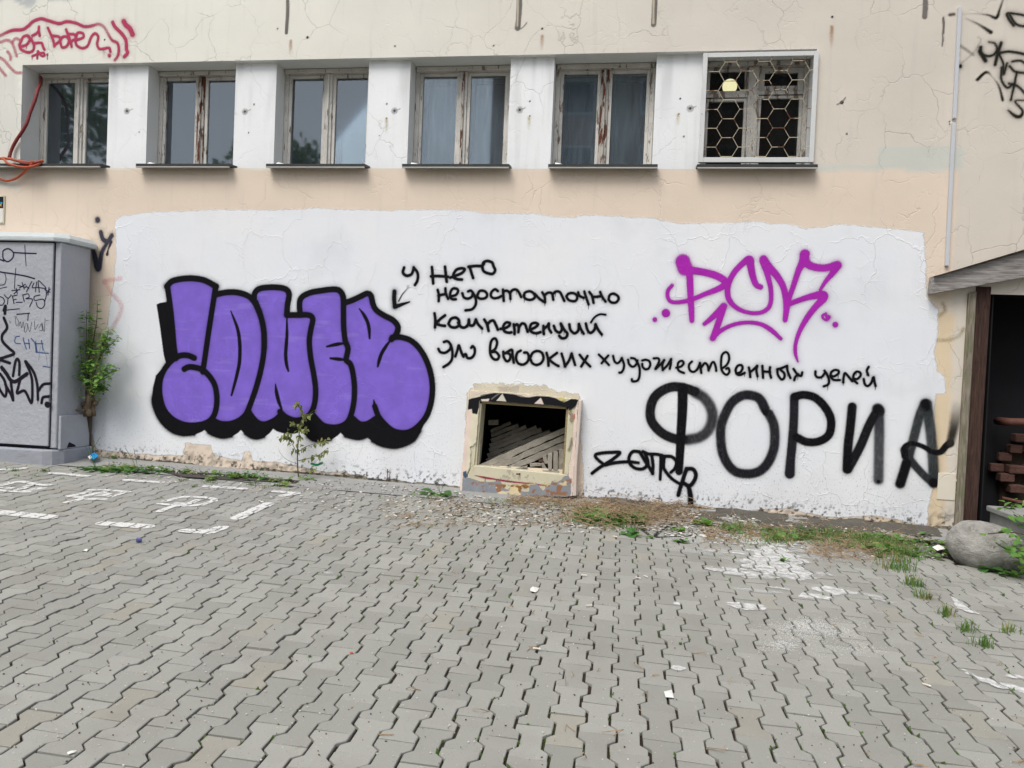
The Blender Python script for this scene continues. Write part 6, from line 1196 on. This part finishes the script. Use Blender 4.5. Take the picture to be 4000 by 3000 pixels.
scrap('paper_scrap', 'square cream paper scrap on the near pavers', 'paper scrap', [(2593, 2708), (2624, 2702), (2632, 2732), (2600, 2730)], 'paper')
scrap('paper_scrap', 'torn ragged white scrap left of centre on the pavers', 'paper scrap', [(2070, 2305), (2080, 2298), (2106, 2300), (2100, 2312), (2092, 2320), (2072, 2314)], 'paper')
scrap('paper_scrap', 'small white scrap near the left edge of the yard', 'paper scrap', [(325, 2154), (336, 2148), (346, 2150), (340, 2158)], 'paper')
scrap('paper_scrap', 'white wrapper lying between grass and boulder', 'paper scrap', [(3640, 2160), (3662, 2150), (3685, 2158), (3690, 2166), (3660, 2168)], 'paper', .03, .02)
scrap('paper_scrap', 'thin white scrap at the lower left corner of the yard', 'paper scrap', [(262, 2948), (300, 2942), (290, 2950), (265, 2956)], 'paper')
scrap('wrapper', 'bright blue and white wrapper in the dandelions by the cabinet', 'wrapper', [(352, 1800), (368, 1796), (384, 1800), (384, 1810), (366, 1816), (350, 1812)], 'blue', .05, .03)
scrap('paper_scrap', 'white end of the blue wrapper in the dandelions', 'paper scrap', [(342, 1808), (352, 1802), (360, 1812), (350, 1818)], 'paper', .05, .02)
for i, (x, y, m_, l) in enumerate(((1372, 2555, 'hose', 'tiny pink plastic fragment on the pavers'), (2657, 2517, 'leaf_dark', 'tiny green plastic fragment on the pavers'), (1209, 2567, 'leaf_dark', 'tiny teal plastic fragment left of centre'))): scrap('plastic_fragment', l, 'fragment', [(x - 6, y - 3), (x + 6, y - 4), (x + 7, y + 3), (x - 5, y + 4)], m_, .004, .002)
g = G(543, 2118); fo = MB(); sphere(fo, (g.x, g.y, g.z + .014), .017, 1.2, .9, .85, 9, 6, .28, random.Random(2)); tag(fo.build('foil_wrapper', M['foil']), 'crumpled blue foil wrapper on the pavers left of centre', 'wrapper')
a, b = P3(1512, 1875, -.04), P3(1514, 1832, -.02); tag(MB().tube([a, b], .0045, 6).build('steel_pin', M['rust']), 'short rusty steel pin standing at the wall foot', 'pin')

# ------------------------------------------------------------------ across the yard, seen only in the panes
ob = tag(empty('apartment_block', (8, -27, -1)), 'orange apartment block across the yard reflected in the window panes', 'building')
M['ochre'] = mat_simple('ochre_render', (.32, .19, .12), .9, .08, 2); M['pale'] = mat_simple('pale_render', (.42, .36, .28), .9, .08, 2)
MB().box(-6.5, 12, -34, -27, -2, 15).build('facade', M['ochre'], ob)
for x in (-4.5, -1, 2.5, 6): 
    MB().box(x, x + .9, -27.02, -26.9, -2, 15).build('pilaster', M['pale'], ob)
    for z in (1, 4, 7, 10, 13): wf = MB().box(x + 1.3, x + 2.8, -26.98, -26.9, z, z + 1.6).build('window_frame', M['grille'], ob); link('pane', MB().box(x + 1.4, x + 2.7, -26.9, -26.88, z + .1, z + 1.5).mesh('pane'), M['sill'], wf)
tr_ = tag(empty('maple_tree', (-15, -20, -1.5)), 'leafy maple across the yard reflected in the window panes', 'tree')
MB().tube([(-15, -20, -2), (-15.2, -20, 3), (-14.8, -20, 7)], [.35, .28, .15], 8).build('trunk', M['bark'], tr_)
v = []; f = []; r = random.Random(4); cl = [(r.gauss(-13.6, 1.0), r.gauss(-20, 1.2), r.uniform(3.5, 9.2), r.uniform(.6, 1.2)) for _ in range(22)] + [(r.gauss(-26, 2.6), r.gauss(-21, 2), r.uniform(2, 13), r.uniform(1.2, 2.4)) for _ in range(30)]
for _ in range(9000):
    c = cl[r.randrange(len(cl))]; a = Vector((r.gauss(0, 1), r.gauss(0, 1), r.gauss(0, 1))).normalized() * c[3] * r.random() ** .4; p = Vector(c[:3]) + a; u = Vector((r.gauss(0, 1), r.gauss(0, 1), r.gauss(0, 1))).normalized() * .17; w_ = u.orthogonal().normalized() * .13; n = len(v)
    v += [tuple(p - u), tuple(p + w_), tuple(p + u), tuple(p - w_)]; f.append((n, n + 1, n + 2, n + 3))
MB().add(v, f).build('crown', M['leaf_dark'], tr_)
